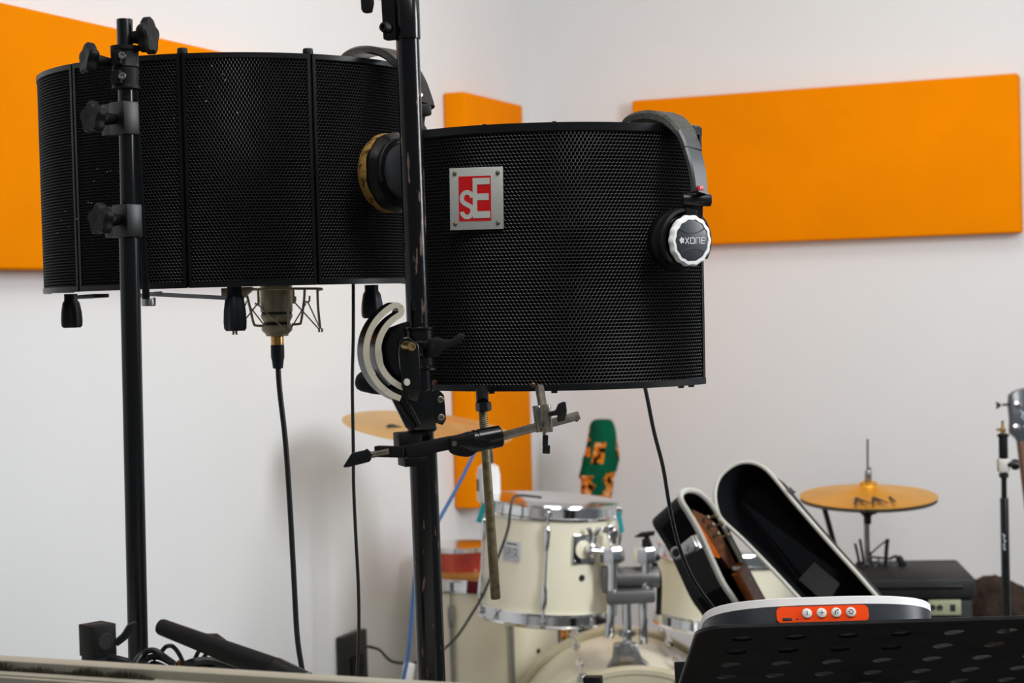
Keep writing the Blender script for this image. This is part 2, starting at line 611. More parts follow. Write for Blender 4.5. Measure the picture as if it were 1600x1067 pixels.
struct('wall_front', wl, M['wall'])

# ------------------------------------------------------------------ curved microphone shields


def hexsheet(root, C, R, t0, t1, z0, z1, pitch, web=0.80, depth=0.0016):
    """perforated steel sheet bent around the axis through C: every hexagonal hole is cut"""
    row = pitch * 0.8660254
    cs = []
    nz_ = int((z1 - z0) / row) + 1
    ns = int((t1 - t0) * R / pitch) + 1
    S, Z = np.meshgrid(np.arange(ns) * pitch, np.arange(nz_) * row)
    S = S + (np.arange(nz_)[:, None] % 2) * pitch / 2
    S = S.ravel() + t0 * R
    Z = Z.ravel() + z0
    k = S < t1 * R
    S, Z = S[k], Z[k]
    n = len(S)
    ang = np.arange(6) * PI / 3 + PI / 2
    ro = pitch / math.sqrt(3)
    ca, sa = np.cos(ang), np.sin(ang)
    vs = np.zeros((n, 18, 3))
    for j, (rad, rr) in enumerate(((ro, R), (ro * web, R - 0.00035), (ro * web * .96, R - depth))):
        s = (S[:, None] + ca * rad) / R
        vs[:, j * 6:j * 6 + 6, 0] = C.x + rr * np.sin(s)
        vs[:, j * 6:j * 6 + 6, 1] = C.y - rr * np.cos(s)
        vs[:, j * 6:j * 6 + 6, 2] = Z[:, None] + sa * rad
    fs = []
    for b in (0, 6):
        for i in range(6):
            l = (i + 1) % 6
            fs.append([b + i, b + l, b + 6 + l, b + 6 + i])
    fs = (np.array(fs)[None] + (np.arange(n) * 18)[:, None, None]).reshape(-1, 4)
    me = bpy.data.meshes.new('perforated_sheet')
    me.from_pydata((vs.reshape(-1, 3) - np.array(root.location)).tolist(), [], fs.tolist())
    me.materials.append(M['sheet'])
    o = bpy.data.objects.new('perforated_sheet', me)
    col.objects.link(o)
    o.parent = root
    o['kind'] = 'stuff'
    return o


# left: five hinged sections
LC = V((-0.362, 2.392, 0))
LR = 0.252
zt = P(400, 80, 2.14).z
zb = P(400, 447, 2.14).z
ls = thing('reflection_shield', 'large black shield of hinged perforated sections, behind the slim stand pole', 'microphone shield', (LC.x, LC.y, zb), 'black perforated microphone shields')
rad = math.radians
edges = [-88, -41.5, -5.2, 30.6, 66, 100]
for i in range(5):
    t0, t1 = rad(edges[i] + 0.35), rad(edges[i + 1] - 0.35)
    hexsheet(ls, LC, LR, t0 + .012, t1 - .012, zb + .006, zt - .006, 0.00425)
    fr = MB()
    fr.arcbox(LC, t0, t1, zt - .0062, zt, LR - .004, LR + .0012, 18)
    fr.arcbox(LC, t0, t1, zb, zb + .0068, LR - .004, LR + .0012, 18)
    fr.arcbox(LC, t0, t0 + .016, zb, zt, LR - .004, LR + .0013, 2)
    fr.arcbox(LC, t1 - .016, t1, zb, zt, LR - .004, LR + .0013, 2)
    f = part(ls, 'section_frame', fr, M['frame'])
    bk = MB().arcbox(LC, t0, t1, zb + .001, zt - .001, LR - .034, LR - .0045, 18)
    part(ls, 'foam_backing', bk, M['foam'])
    if i in (1, 2):                                # hinge pin above the joint
        t = rad(edges[i + 1])
        p = V((LC.x + (LR - .008) * math.sin(t), LC.y - (LR - .008) * math.cos(t), 0))
        hp = MB().cyl(p + V((0, 0, zt - .002)), p + V((0, 0, zt + .0075)), .0066, .0062, 20, .0015)
        part(ls, 'hinge_cap', hp, M['blkm'])
for i, x in enumerate((1, 2, 3)):
    t = rad(edges[x])
    sm = MB().arcbox(LC, t - .006, t + .006, zb + .001, zt - .0005, LR - .006, LR - .0025, 2)
    part(ls, 'hinge_strip', sm, M['foam'])
lint = MB()
for (x, y) in ((348, 116), (352, 125), (331, 103), (322, 158), (371, 176), (173, 267), (167, 269), (152, 264), (147, 283), (143, 317), (96, 344), (107, 355), (120, 342), (138, 316), (90, 364), (272, 185), (312, 135), (102, 330)):
    px = min(max(x, 84), 640)
    # on the sheet: intersect the view ray with the cylinder
    d = P(px, y, 1.0) - CAM
    e = CAM - LC
    A = d.x ** 2 + d.y ** 2
    B = 2 * (e.x * d.x + e.y * d.y)
    Cc = e.x ** 2 + e.y ** 2 - (LR + .0006) ** 2
    D = B * B - 4 * A * Cc
    if D < 0:
        continue
    p = CAM + d * ((-B - math.sqrt(D)) / 2 / A)
    s = random.uniform(.0005, .0009)
    lint.lathe([(0, -s), (s, 0), (0, s)], FR(p, (random.random(), .3, random.random())), 5)
part(ls, 'lint', lint, M['gstone'], kind='stuff')


def knob_down(root, x, y0, y1, Y, wpx, turn=0.0):
    """tapered hand knob hanging under the shield"""
    k = Y / F
    top = P(x, y0, Y)
    h = (y1 - y0) * k
    r = wpx * k / 2
    Mx = FR(top, (0, 0, -1), (math.cos(turn), math.sin(turn), 0))
    mb = MB().lathe([(r * .62, -.004), (r * .62, h * .1), (r * .8, h * .2), (r * .95, h * .5), (r * 1.0, h * .78), (r * .96, h * .94), (r * .8, h), (0, h)], Mx, 40, 5, .10)
    return part(root, 'wing_knob', mb, M['rubber'])


knob_down(ls, 110, 464, 512, 2.34, 32, .3)
knob_down(ls, 367, 453, 517, 2.16, 35, .8)
knob_down(ls, 580, 450, 497, 2.28, 33, .2)
st = MB()                                           # upright strip joining the shield to its stand
Ms = PF(217.5, 274, 2.085, roll=-.2)
st.box(Ms, 11, 386, 6, 1)
part(ls, 'mounting_strip', st, M['frame'])
bp = MB()
bp.bar(P(226, 459, 2.12), P(366, 466, 2.16), .0022, .005)
bp.bar(P(213, 463, 2.10), P(248, 458, 2.13), .012, .004)
part(ls, 'support_rod', bp, M['dchrome'])
nu = MB().lathe([(.0075, 0), (.0080, .001), (.0080, .009), (.0072, .010), (0, .010)], FR(P(232, 465, 2.10), (0, 0, -1)), 24, 24, .03)
part(ls, 'knurled_nut', nu, M['dchrome'])
fp = MB().box(PF(144, 463, 2.26, yaw=-38), 46, 6, 30, 1)
part(ls, 'foot_plate', fp, M['blk'])

# right: one bent sheet with a badge
RC = V((0.053, 2.292, 0))
RR = 0.212
zt2 = P(860, 191, 2.08).z
zb2 = P(860, 611, 2.08).z
rs = thing('reflection_shield', 'black curved perforated shield with a red badge, before the right wall', 'microphone shield', (RC.x, RC.y, zb2), 'black perforated microphone shields')
T0, T1 = rad(-57), rad(58.5)
hexsheet(rs, RC, RR, T0 + .01, T1 - .022, zb2 + .006, zt2 - .009, 0.0047)
fr = MB()
fr.arcbox(RC, T0, T1, zt2 - .0095, zt2, RR - .03, RR + .0014, 40)
part(rs, 'top_rim', fr, M['frame'])
fr = MB()
fr.arcbox(RC, T0, T1, zb2, zb2 + .0075, RR - .03, RR + .0014, 40)
part(rs, 'bottom_rim', fr, M['frame'])
fr = MB()
fr.arcbox(RC, T1 - .030, T1 - .022, zb2, zt2, RR - .006, RR + .0010, 1)
fr.arcbox(RC, T1 - .022, T1, zb2 + .003, zt2 - .003, RR - .03, RR + .0008, 1)
part(rs, 'side_frame', fr, M['frame'])
fr = MB()
fr.arcbox(RC, T0, T0 + .022, zb2 + .003, zt2 - .003, RR - .03, RR + .0014, 1)
part(rs, 'side_frame', fr, M['frame'])
part(rs, 'foam_backing', MB().arcbox(RC, T0 + .003, T1 - .003, zb2 + .004, zt2 - .004, RR - .028, RR - .0045, 40), M['foam'])


def on_cyl(t, z, r, C=RC):
    return V((C.x + r * math.sin(t), C.y - r * math.cos(t), z))


def ray_cyl(x, y, C, R):
    d = P(x, y, 1.0) - CAM
    e = CAM - C
    A = d.x ** 2 + d.y ** 2
    B = 2 * (e.x * d.x + e.y * d.y)
    Cc = e.x ** 2 + e.y ** 2 - R * R
    D = max(0, B * B - 4 * A * Cc)
    return CAM + d * ((-B - math.sqrt(D)) / 2 / A)


for (x, y) in ((747, 193), (863, 190), (985, 192)):        # screws along the top
    p = ray_cyl(x, y + 3, RC, RR)
    p.z = zt2
    p = p + (RC - p).normalized() * 0
    q_ = V((RC.x, RC.y, zt2)) - p
    q_.normalize()
    p = p + q_ * .012
    part(rs, 'rim_screw', MB().lathe([(.0032, -.001), (.0032, .0012), (.0022, .0022), (0, .0024)], FR(p, (0, 0, 1)), 14), M['blk'])
for (x, y) in ((833, 602), (679, 599)):
    p = ray_cyl(x, y, RC, RR + .0014)
    part(rs, 'rim_screw', MB().lathe([(.0034, -.001), (.0032, .0012), (.0018, .0024), (0, .0026)], FR(p, p - V((RC.x, RC.y, p.z))), 14), M['copper'], label='copper coloured screw')
for (x, y) in ((1064, 606), (1080, 605), (866, 612), (768, 612)):
    p = ray_cyl(x, y - 4, RC, RR - .006)
    p.z = zb2
    part(rs, 'foot_stud', MB().cyl(p + V((0, 0, .001)), p - V((0, 0, .0028)), .004, .0036, 14), M['blk'])
# corner block under the headband
p = on_cyl(T1 - .02, zt2, RR - .012)
part(rs, 'corner_block', MB().box(FR(p + V((0, 0, -.004)), (0, 0, 1), (math.cos(T1), math.sin(T1), 0)), .016, .022, .014, .003), M['blk'])
# badge: flat aluminium plate riveted on
pc = ray_cyl(743.5, 311.5, RC, RR)
nb = (pc - V((RC.x, RC.y, pc.z))).normalized()
nb = (nb * .8 + V((0, -1, 0)) * .35).normalized()
tb = V((0, 0, 1)).cross(nb).normalized()
kb = 2.095 / F
Mb = Matrix((tb, V((0, 0, 1)), nb)).transposed() @ Matrix.Rotation(rad(-0.4), 3, 'Z')
Mb = (Mb * kb).to_4x4()
Mb.translation = pc + nb * .0035
part(rs, 'badge_plate', MB().box(Mb, 88, 97, 2.4, .6), M['plate'])
badge = [c for c in rs.children if c.name.startswith('badge_plate')][0]
part(rs, 'badge_field', MB().box(Mb, 53, 70, .6, c=(-2.3, 0, 1.4)), M['red'], badge, label='red field behind the letters')
lt = MB()
lt.prism([(-5.5, -30.7), (22.7, -30.7), (22.7, -20), (1.6, -20), (1.6, -2.8), (20.7, -2.8), (20.7, 7.4), (1.6, 7.4), (1.6, 21.6), (22.7, 21.6), (22.7, 31.7), (-5.5, 31.7)], Mb, 1.65, 2.2)
sp = [(-15 + 8.6 * math.cos(rad(t)), .4 + 9.6 * math.sin(rad(t))) for t in np.linspace(8, 205, 16)]
sp += [(-20, -6.5), (-15, -9.3), (-10, -12)]
sp += [(-15 + 8.8 * math.cos(rad(t)), -18.9 + 9.6 * math.sin(rad(t))) for t in np.linspace(28, -172, 18)]
sp2 = smooth([(a, b, 0) for a, b in sp], 3)
lt.ribbon([(v.x, v.y) for v in sp2], 7.0, Mb, 1.65, 2.05)
part(rs, 'badge_lettering', lt, M['letter'], badge)
for (x, y) in ((-35.5, 40), (35.5, 39), (-35.5, -39), (35, -39)):
    part(rs, 'rivet', MB().lathe([(3.6, 0), (3.4, .9), (2.2, 2.0), (0, 2.4)], Mb @ Matrix.Translation((x, y, 1.1)), 16), M['brass'], badge)
# slight clockwise sag of the whole shield
rs.rotation_euler = (0, rad(0.5), 0)
# socket under the shield that takes the rod
part(rs, 'rod_socket', MB().cyl(P(753, 606, 2.12), P(754, 632, 2.12), .0073, .0075, 20, .001), M['blkm'])

# ------------------------------------------------------------------ slim stand before the left shield


def star(mb, o, axis, R, h, lobes=6, stem=0.0, rs_=0.004, n=42):
    Mx = FR(o, axis)
    mb.lathe([(R * .5, -h * .5), (R * .86, -h * .5), (R, -h * .28), (R, h * .28), (R * .86, h * .5), (R * .35, h * .5), (0, h * .42)], Mx, n, lobes, .13)
    if stem:
        mb.cyl(V(o) - V(axis).normalized() * (h * .4), V(o) - V(axis).normalized() * stem, rs_ * 1.5, rs_, 16)
    return mb


YS = 2.02
ks = YS / F
ptop, pbot = P(194.6, 30, YS), P(206, 560, YS)
dirp = (pbot - ptop).normalized()


def on_axis(y, a, b, ya, yb):
    return a + (b - a) * ((y - ya) / (yb - ya))


ax = lambda y: on_axis(y, ptop, pbot, 30, 560)
foot = ax(560) + dirp * ((ax(560).z - 0.0) / -dirp.z)
s1 = thing('microphone_stand', 'slim black stand pole with two square brackets, before the sectioned shield', 'stand', (foot.x, foot.y, 0))
part(s1, 'lower_tube', MB().cyl(ax(372), foot + V((0, 0, .02)), .0113, n=28), M['pole'])
part(s1, 'upper_tube', MB().cyl(ax(30), ax(374), .0090, n=28, b=.0008), M['pole'])
cl = MB()
Mx = FR(ax(72), dirp)
L = (ax(140) - ax(72)).length
cl.lathe([(.010, 0), (.0165, .0003), (.0165, L * .10), (.0148, L * .12), (.0148, L * .46), (.0155, L * .48), (.0142, L * .50), (.0150, L * .52), (.0142, L * .9), (.0155, L * .93), (.0155, L * .98), (.010, L)], Mx, 30)
cl.box(PF(184, 90, YS - .012, yaw=-20), 18, 24, 16, 3)
cl.box(PF(184, 121, YS - .012, yaw=-20), 18, 22, 16, 3)
part(s1, 'collar_clamp', cl, M['blkm'])
for y in (87, 119):
    part(s1, 'clamp_bolt', MB().lathe([(.0042, 0), (.0042, .002), (.0034, .003), (.0022, .003), (.0022, .0012), (0, .0012)], FR(P(191, y, YS - .018), (.25, -1, .1)), 16), M['dchrome'])
kb1 = MB()
star(kb1, P(139, 92, YS - .01), (-.8, -.55, .12), .0165, .012, 5, .028, .005)
part(s1, 'star_knob', kb1, M['blkm'])
kb1 = MB()
star(kb1, P(231, 57, YS), (1, -.22, 0), .0195, .0125, 5, .022, .006)
part(s1, 'star_knob', kb1, M['blkm'])
for i, (cx, y0, y1, kx, ky) in enumerate(((196, 160, 211, 146, 184), (201, 320, 371, 158, 343))):
    bx = MB()
    cy = (y0 + y1) / 2
    Mx = PF(cx - 2, cy, YS, yaw=-40, roll=-1.6)
    bx.box(Mx, 37, y1 - y0, 30, 1.5, c=(0, 0, 0))
    bx.box(Mx, 30, y1 - y0 - 3, 26, 1.5, c=(-26, 0, 0))
    part(s1, 'square_bracket', bx, M['blk'])
    kb1 = MB()
    star(kb1, P(kx, ky, YS - .024), (-.62, -.75, 0), .0165, .013, 5, .026, .006)
    part(s1, 'bracket_knob', kb1, M['blkm'])
for t in (40, 160, 280):
    e = foot + V((math.cos(rad(t)) * .34, math.sin(rad(t)) * .34, .006))
    part(s1, 'leg', MB().tube([foot + V((0, 0, .28)), e], .009, 10), M['pole'])

# ------------------------------------------------------------------ heavy worn stand in the middle
YC = 2.0
kc = YC / F
pt_, pb_ = P(634.5, 0, YC), P(674.5, 1067, YC)
dc = (pb_ - pt_).normalized()
axc = lambda y: pt_ + (pb_ - pt_) * (y / 1067)
footc = pb_ + dc * (pb_.z / -dc.z)
s2 = thing('boom_stand', 'tall scratched black stand pole between the two shields', 'stand', (footc.x, footc.y, 0))
part(s2, 'lower_tube', MB().cyl(axc(684), footc + V((0, 0, .03)), 22 * kc, n=32), M['worn'])
part(s2, 'upper_tube', MB().cyl(axc(-120), axc(700), 18.2 * kc, n=32), M['worn'])
sv = MB()
sv.lathe([(18 * kc, 0), (20.5 * kc, .001), (20.5 * kc, .045), (19 * kc, .047), (19 * kc, .15)], FR(axc(62), -dc), 30)
sv.box(PF(610, 30, YC - .004, yaw=-14), 22, 92, 20, 2.5, c=(0, 14, 0))
part(s2, 'boom_sleeve', sv, M['blkg'])
part(s2, 'sleeve_bolt', MB().lathe([(8.5 * kc, 0), (9 * kc, .003), (7 * kc, .008), (4 * kc, .0085), (3.6 * kc, .004), (0, .004)], FR(P(605, 44, YC - .014), (-.55, -.8, .1)), 18), M['blkm'])
lv = MB().prism([(-10, 40), (9, 40), (9, 4), (5, -10), (-7, -10), (-10, -4)], PF(575, 10, YC - .01, yaw=-20), -6, 6, 2)
lv.cyl(P(580, -6, YC - .008), P(604, -4, YC - .004), 5 * kc, n=14)
part(s2, 'wing_lever', lv, M['blkm'])
for t in (70, 190, 310):
    e = footc + V((math.cos(rad(t)) * .42, math.sin(rad(t)) * .42, .012))
    part(s2, 'leg', MB().tube([footc + V((0, 0, .4)), e], .012, 10), M['worn'])

# tilting quadrant clamp on that pole
qt = thing('tilt_clamp', 'black pole clamp with slotted half-moon of bare metal', 'clamp', axc(545))
cb = MB()
Mx = FR(axc(508), dc)
k = kc
pr = [(18, 0), (24, 0), (26, 1.5), (26, 4), (24, 6), (24, 22), (26, 24), (26, 27), (24, 29), (23.5, 42), (25.5, 44), (25.5, 47), (23.5, 49), (23.5, 61), (25.5, 63), (25.5, 66), (22, 68), (18, 68)]
cb.lathe([(r * k, h * k) for r, h in pr], Mx, 30)
part(qt, 'ribbed_collar', cb, M['blkg'])
Mq = PF(655, 547, YC - .024, yaw=26)
sxq = 1 / math.cos(rad(26))


def arc_slot(z0, z1, grow=0.0):
    mb = MB()
    a0, a1 = 117, 246
    n = 36
    vs = []

    def ring(ra, rb):
        b = len(vs)
        for i in range(n + 1):
            t = rad(a0 + (a1 - a0) * i / n)
            for r in (ra, rb):
                for z in (z0, z1):
                    vs.append((sxq * r * math.cos(t), r * math.sin(t), z))
        fs = []
        for i in range(n):
            o_ = b + i * 4
            A0, A1, B0, B1 = o_, o_ + 1, o_ + 2, o_ + 3
            fs.extend([[A1, B1, B1 + 4, A1 + 4], [A0, A0 + 4, B0 + 4, B0], [A0, A1, A1 + 4, A0 + 4], [B0, B0 + 4, B1 + 4, B1]])
        fs.append([b, b + 2, b + 3, b + 1])
        e = b + n * 4
        fs.append([e, e + 1, e + 3, e + 2])
        return fs
    fs = ring(58, 67.2) + ring(75.5, 84.5)
    mb.add(vs, fs, Mq)
    # rounded end with the slot end in it
    t = rad(a0)
    cx, cy = sxq * 71.3 * math.cos(t), 71.3 * math.sin(t)
    rot = t
    vs2, fs2 = [], []
    m = 16
    for i in range(m + 1):
        a = PI * i / m
        # the cap bulges toward smaller angles (clockwise), i.e. along -tangent
        er = V((math.cos(t), math.sin(t)))
        et = V((math.sin(t), -math.cos(t)))
        for r in (4.2, 13.2):
            q = er * (r * math.cos(a)) + et * (r * math.sin(a))
            for z in (z0, z1):
                vs2.append((cx + q.x * sxq, cy + q.y, z))
    for i in range(m):
        o_ = i * 4
        fs2 += [[o_ + 1, o_ + 3, o_ + 7, o_ + 5], [o_, o_ + 4, o_ + 6, o_ + 2], [o_, o_ + 1, o_ + 5, o_ + 4], [o_ + 2, o_ + 6, o_ + 7, o_ + 3]]
    mb.add(vs2, fs2, Mq)
    return mb


qd = part(qt, 'slotted_quadrant', arc_slot(-25, 0), M['blkg'])
part(qt, 'metal_face', arc_slot(0, 1.2), M['quad'], qd, label='worn bare metal face')
wb = MB()
Mz = PF(630, 560, YC - .006, yaw=10)
wb.prism([(-28, 46), (-4, 54), (20, 60), (26, 40), (28, -60), (26, -110), (10, -112), (-30, -50), (-26, -30), (-32, -8), (-34, 20)], Mz, -10, 4, 2)
part(qt, 'web_plate', wb, M['blkg'])
wc = MB()
Mz2 = PF(632, 560, YC - .032, yaw=16)
wc.prism([(-6, 32), (8, 34), (24, 20), (24, -58), (16, -70), (2, -66), (-8, -44), (-9, 10)], Mz2, -9, 3, 2)
part(qt, 'cheek_plate', wc, M['blkg'])
lg_ = MB()
Mz3 = PF(640, 640, YC - .022, yaw=8)
lg_.prism([(-34, 34), (-12, 38), (14, 30), (38, 28), (40, -34), (6, -34), (-8, -28)], Mz3, -14, 9, 3)
lg_.tube([P(612, 612, YC - .031), P(632, 645, YC - .031), P(648, 668, YC - .029)], 4 * k, 8)
lg_.tube([P(628, 610, YC - .032), P(643, 640, YC - .032), P(656, 666, YC - .030)], 3 * k, 8)
part(qt, 'casting', lg_, M['blkg'])
lw = MB().lathe([(18 * k, 0), (22 * k, 0), (24 * k, 2 * k), (22 * k, 6 * k), (20.5 * k, 8 * k), (20.5 * k, 50 * k), (23 * k, 53 * k), (24 * k, 57 * k), (21 * k, 60 * k), (18 * k, 60 * k)], FR(axc(612), dc), 30)
part(qt, 'lower_collar', lw, M['blkg'])
ear = MB().prism([(-10, 27), (4, 28), (11, 20), (12, -18), (6, -27), (-10, -20)], PF(684, 638, YC - .016, yaw=12), -10, 4, 2)
part(qt, 'clamp_ear', ear, M['blkg'])
for (x, y) in ((688, 624), (689, 652)):
    part(qt, 'socket_bolt', MB().lathe([(5.2 * k, 0), (5.2 * k, 3 * k), (4.4 * k, 3.6 * k), (2.6 * k, 3.6 * k), (2.6 * k, 1 * k), (0, 1 * k)], FR(P(x, y, YC - .0195), (.2, -1, 0)), 16), M['steel'])
bb = MB().cyl(P(630, 540, YC - .030), P(643, 541.5, YC - .046), 7 * k, n=18)
bb.lathe([(7 * k, 0), (6.4 * k, 2 * k), (4 * k, 2 * k), (4 * k, -2 * k), (0, -2 * k)], FR(P(643, 541.5, YC - .046), (.45, -.9, 0)), 18)
part(qt, 'brass_bolt', bb, M['bronze_bolt'])
part(qt, 'pin_hole', MB().lathe([(5.5 * k, -1 * k), (5.5 * k, 1.4 * k), (0, 1.4 * k)], FR(P(635.5, 597, YC - .0350), (.75, -1, 0)), 18), M['bind'], label='white oval plug')
gr = MB()
g0, g1 = P(568, 596, YC + .006), P(612, 606, YC - .002)
gr.lathe([(0, 0), (9 * k, 1 * k), (14 * k, 5 * k), (16 * k, 12 * k), (16 * k, 30 * k), (14 * k, (g1 - g0).length)], FR(g0 - (g1 - g0).normalized() * 12 * k, g1 - g0), 24)
part(qt, 'grip', gr, M['blkm'])
wg = MB()
Mw2 = PF(676, 541, YC - .024, yaw=6)
wg.prism([(-8, -16), (6, -18), (16, -8), (30, -2), (44, 2), (51, 12), (50, 17), (42, 18), (30, 9), (18, 10), (8, 14), (-6, 12)], Mw2, -7, 5, 2.4)
wg.cyl(P(664, 541, YC - .012), P(682, 541, YC - .024), 8 * k, n=16)
part(qt, 'wing_lever', wg, M['blkm'])

# clamp arm below it
ca = thing('rail_holder', 'black square clamp bar on the worn pole, with steel rail end', 'clamp', P(650, 700, YC))
b0 = MB()
b0.box(PF(637, 688, YC - .016, yaw=20), 38, 27, 34, 2.5)
b0.box(PF(645, 720, YC - .010, yaw=20), 38, 14, 40, 2)
part(ca, 'pole_jaw', b0, M['blkm'])
b1 = MB()
b1.bar(P(588, 705, YC - .028), P(634, 706, YC - .042), 15 * k, 17 * k, .0008)
b1.bar(P(633, 706, YC - .041), P(706, 691, YC - .030), 14 * k, 20 * k, .0008)
part(ca, 'square_bar', b1, M['blkm'])
part(ca, 'clamp_screw', MB().cyl(P(578, 711, YC - .036), P(609, 705, YC - .040), 5 * k, n=16), M['steel'])
th_ = MB().prism([(-27, -13), (-20, -14), (16, -7), (20, 2), (17, 10), (12, 12), (-12, 8)], PF(562, 715, YC - .034, yaw=0), -6, 6, 2.4)
th_.bar(P(562, 718, YC - .04), P(578, 706, YC - .04), 4 * k, 14 * k, .001)
part(ca, 't_handle', th_, M['rubber'])
kn = MB()
kn.prism([(-24, 12), (-6, 14), (10, 18), (24, 18), (26, -6), (14, -18), (4, -21), (-10, -18), (-22, -14)], PF(724, 693, YC - .026, yaw=10), -14, 14, 4)
part(ca, 'knuckle', kn, M['blkm'])
sl_ = MB()
e0, e1 = P(738, 690, YC - .026), P(783, 681, YC - .016)
Lh = (e1 - e0).length
sl_.lathe([(15 * k, 0), (17.5 * k, 2 * k), (17.5 * k, 6 * k), (16.5 * k, 7 * k), (16.5 * k, 9 * k), (17.5 * k, 10 * k), (17 * k, Lh - 2 * k), (15 * k, Lh), (7 * k, Lh)], FR(e0, e1 - e0), 28)
part(ca, 'sleeve', sl_, M['blkg'])
lv = MB().prism([(-26, 6), (4, 6), (14, 6), (34, -4), (28, -8), (10, -14), (-8, -12), (-18, -6), (-28, -4)], PF(742, 692, YC - .044, yaw=0), -5, 5, 2.2)
part(ca, 'wing_lever', lv, M['blkg'])
part(ca, 'knuckle_screw', MB().lathe([(4 * k, 0), (4 * k, 2 * k), (2.4 * k, 2 * k), (2.4 * k, .5 * k), (0, .5 * k)], FR(P(710, 693, YC - .045), (0, -1, 0)), 14), M['steel'])
rb = MB().bar(P(780, 683, YC - .014), P(905, 649, YC + .016), 9 * k, 13 * k, .0012)
rb.cyl(P(902, 655.5, YC + .015), P(903, 658, YC + .015), 4 * k, n=12)
part(ca, 'steel_rail', rb, M['steel'])

# long rod that hangs from the right shield
YR = 2.055
kr = YR / F
rd = thing('threaded_rod', 'long worn brass-grey rod hanging below the badged shield', 'rod', P(754, 634, YR))
q0, q1 = P(754, 636, YR), P(774.5, 936, YR)
part(rd, 'shaft', MB().cyl(q0, q1, 6.6 * kr, 7.9 * kr, 20, .0015), M['brass'])
th2 = MB()
for i in range(13):
    p = q0 + (q1 - q0) * ((9 + i * 3.1) / 300)
    th2.lathe([(6.2 * kr, 0), (7.2 * kr, 1 * kr), (6.2 * kr, 2 * kr)], FR(p, q1 - q0), 18)
part(rd, 'thread', th2, M['brass'])
part(rd, 'hex_nut', MB().lathe([(9 * kr, 0), (12.5 * kr, 1 * kr), (12.5 * kr, 13 * kr), (9 * kr, 15 * kr)], FR(P(755, 628, YR), q1 - q0), 6), M['blk'])
part(rd, 'stub', MB().cyl(P(753, 609, YR + .03), P(754.5, 630, YR), 9.4 * kr, n=20), M['blkm'])

# sliding clamp on the steel rail
sc_ = thing('rail_clamp', 'small steel tube clamp with black wing screw on the rail', 'clamp', P(848, 655, YC))
Yk = 2.0
cm_ = MB()
cm_.cyl(P(838, 634, Yk), P(843, 675, Yk), 6.5 * k, n=18, b=.0006)
cm_.cyl(P(852, 633, Yk - .010), P(856, 675, Yk - .010), 8.5 * k, n=20, b=.0006)
cm_.box(PF(847, 653, Yk, roll=-6), 14, 34, 12, 1)
part(sc_, 'tube_block', cm_, M['steel'])
part(sc_, 'upper_pin', MB().cyl(P(843, 606, Yk + .03), P(848, 636, Yk + .002), 7.2 * k, n=18), M['steel'])
part(sc_, 'lower_pin', MB().cyl(P(850, 672, Yk - .006), P(851.5, 686, Yk - .006), 3 * k, n=12), M['steel'])
cp = MB().box(PF(852, 688, Yk - .006, roll=-5), 9, 17, 9, 1.5)
cp.box(PF(853.5, 702, Yk - .006, roll=-5), 12, 13, 12, 1.5)
part(sc_, 'end_cap', cp, M['blk'])
wk = MB().prism([(-12, 15), (-3, 18), (0, 17), (1, 2), (-3, -12), (-14, -14), (-16, -10), (-14, -3), (-27, -4), (-28, 3), (-17, 5)], PF(885, 645, Yk - .016, yaw=0), -4, 4, 1.6)
part(sc_, 'wing_screw', wk, M['blk'])

# ------------------------------------------------------------------ microphone under the left shield
YM = 2.30
km = YM / F
mc = thing('condenser_microphone', 'champagne studio microphone hanging below the sectioned shield', 'microphone', P(432, 470, YM))
Mx = FR(P(431.0, 430, YM), (-0.008, 0, -1))
body = MB().lathe([(r * km, h * km) for r, h in ((0, -150), (20, -146), (25, -132), (25, -20), (25, 56), (25, 57))], Mx, 36)
part(mc, 'body', body, M['beige'])
g_ = MB().lathe([(r * km, h * km) for r, h in ((23, 56), (23.6, 57), (23.6, 61), (23, 62))], Mx, 36)
g_.lathe([(r * km, h * km) for r, h in ((19, 72), (20.6, 73), (21.5, 77), (19, 78))], Mx, 36)
part(mc, 'dark_ring', g_, M['ink'])
b2 = MB().lathe([(r * km, h * km) for r, h in ((24.5, 61), (25, 62.5), (24.2, 66), (20.5, 73), (19, 74))], Mx, 36)
b2.lathe([(r * km, h * km) for r, h in ((22, 77), (24, 78), (24, 85), (23, 87), (17.6, 92), (17.4, 95), (0, 95))], Mx, 36)
part(mc, 'base', b2, M['beige'])
xl = MB().lathe([(r * km, h * km) for r, h in ((10, 94), (10.2, 95), (10.2, 109), (9.4, 110))], Mx, 28)
part(mc, 'connector_barrel', xl, M['gold'])
cbm = thing('microphone_cable', 'black cable dropping from the champagne microphone', 'cable', P(434, 550, YM))
xl = MB().lathe([(r * km, h * km) for r, h in ((9.5, 108), (10.6, 109), (10.6, 128), (9.2, 134), (8, 145), (5.6, 146))], Mx, 28)
part(cbm, 'plug', xl, M['rubber'])
cw = MB().tube(smooth([P(434.3, 570, YM), P(437, 610, YM), P(446, 690, YM), P(453, 790, YM), P(459, 900, YM), P(464, 990, YM), P(471, 1040, YM), P(478, 1075, YM), P(486, 1120, YM)], 6), 4.3 * km, 10)
part(cbm, 'cord', cw, M['cable'])
sk = thing('shock_mount', 'champagne wire cradle around the hanging microphone', 'shock mount', P(432, 455, YM))


def wire(pts, dz=0.0):
    return [P(x, y, YM + dz + (d if len(q) > 2 else 0)) for q in pts for x, y, d in [(q[0], q[1], q[2] if len(q) > 2 else 0)]]


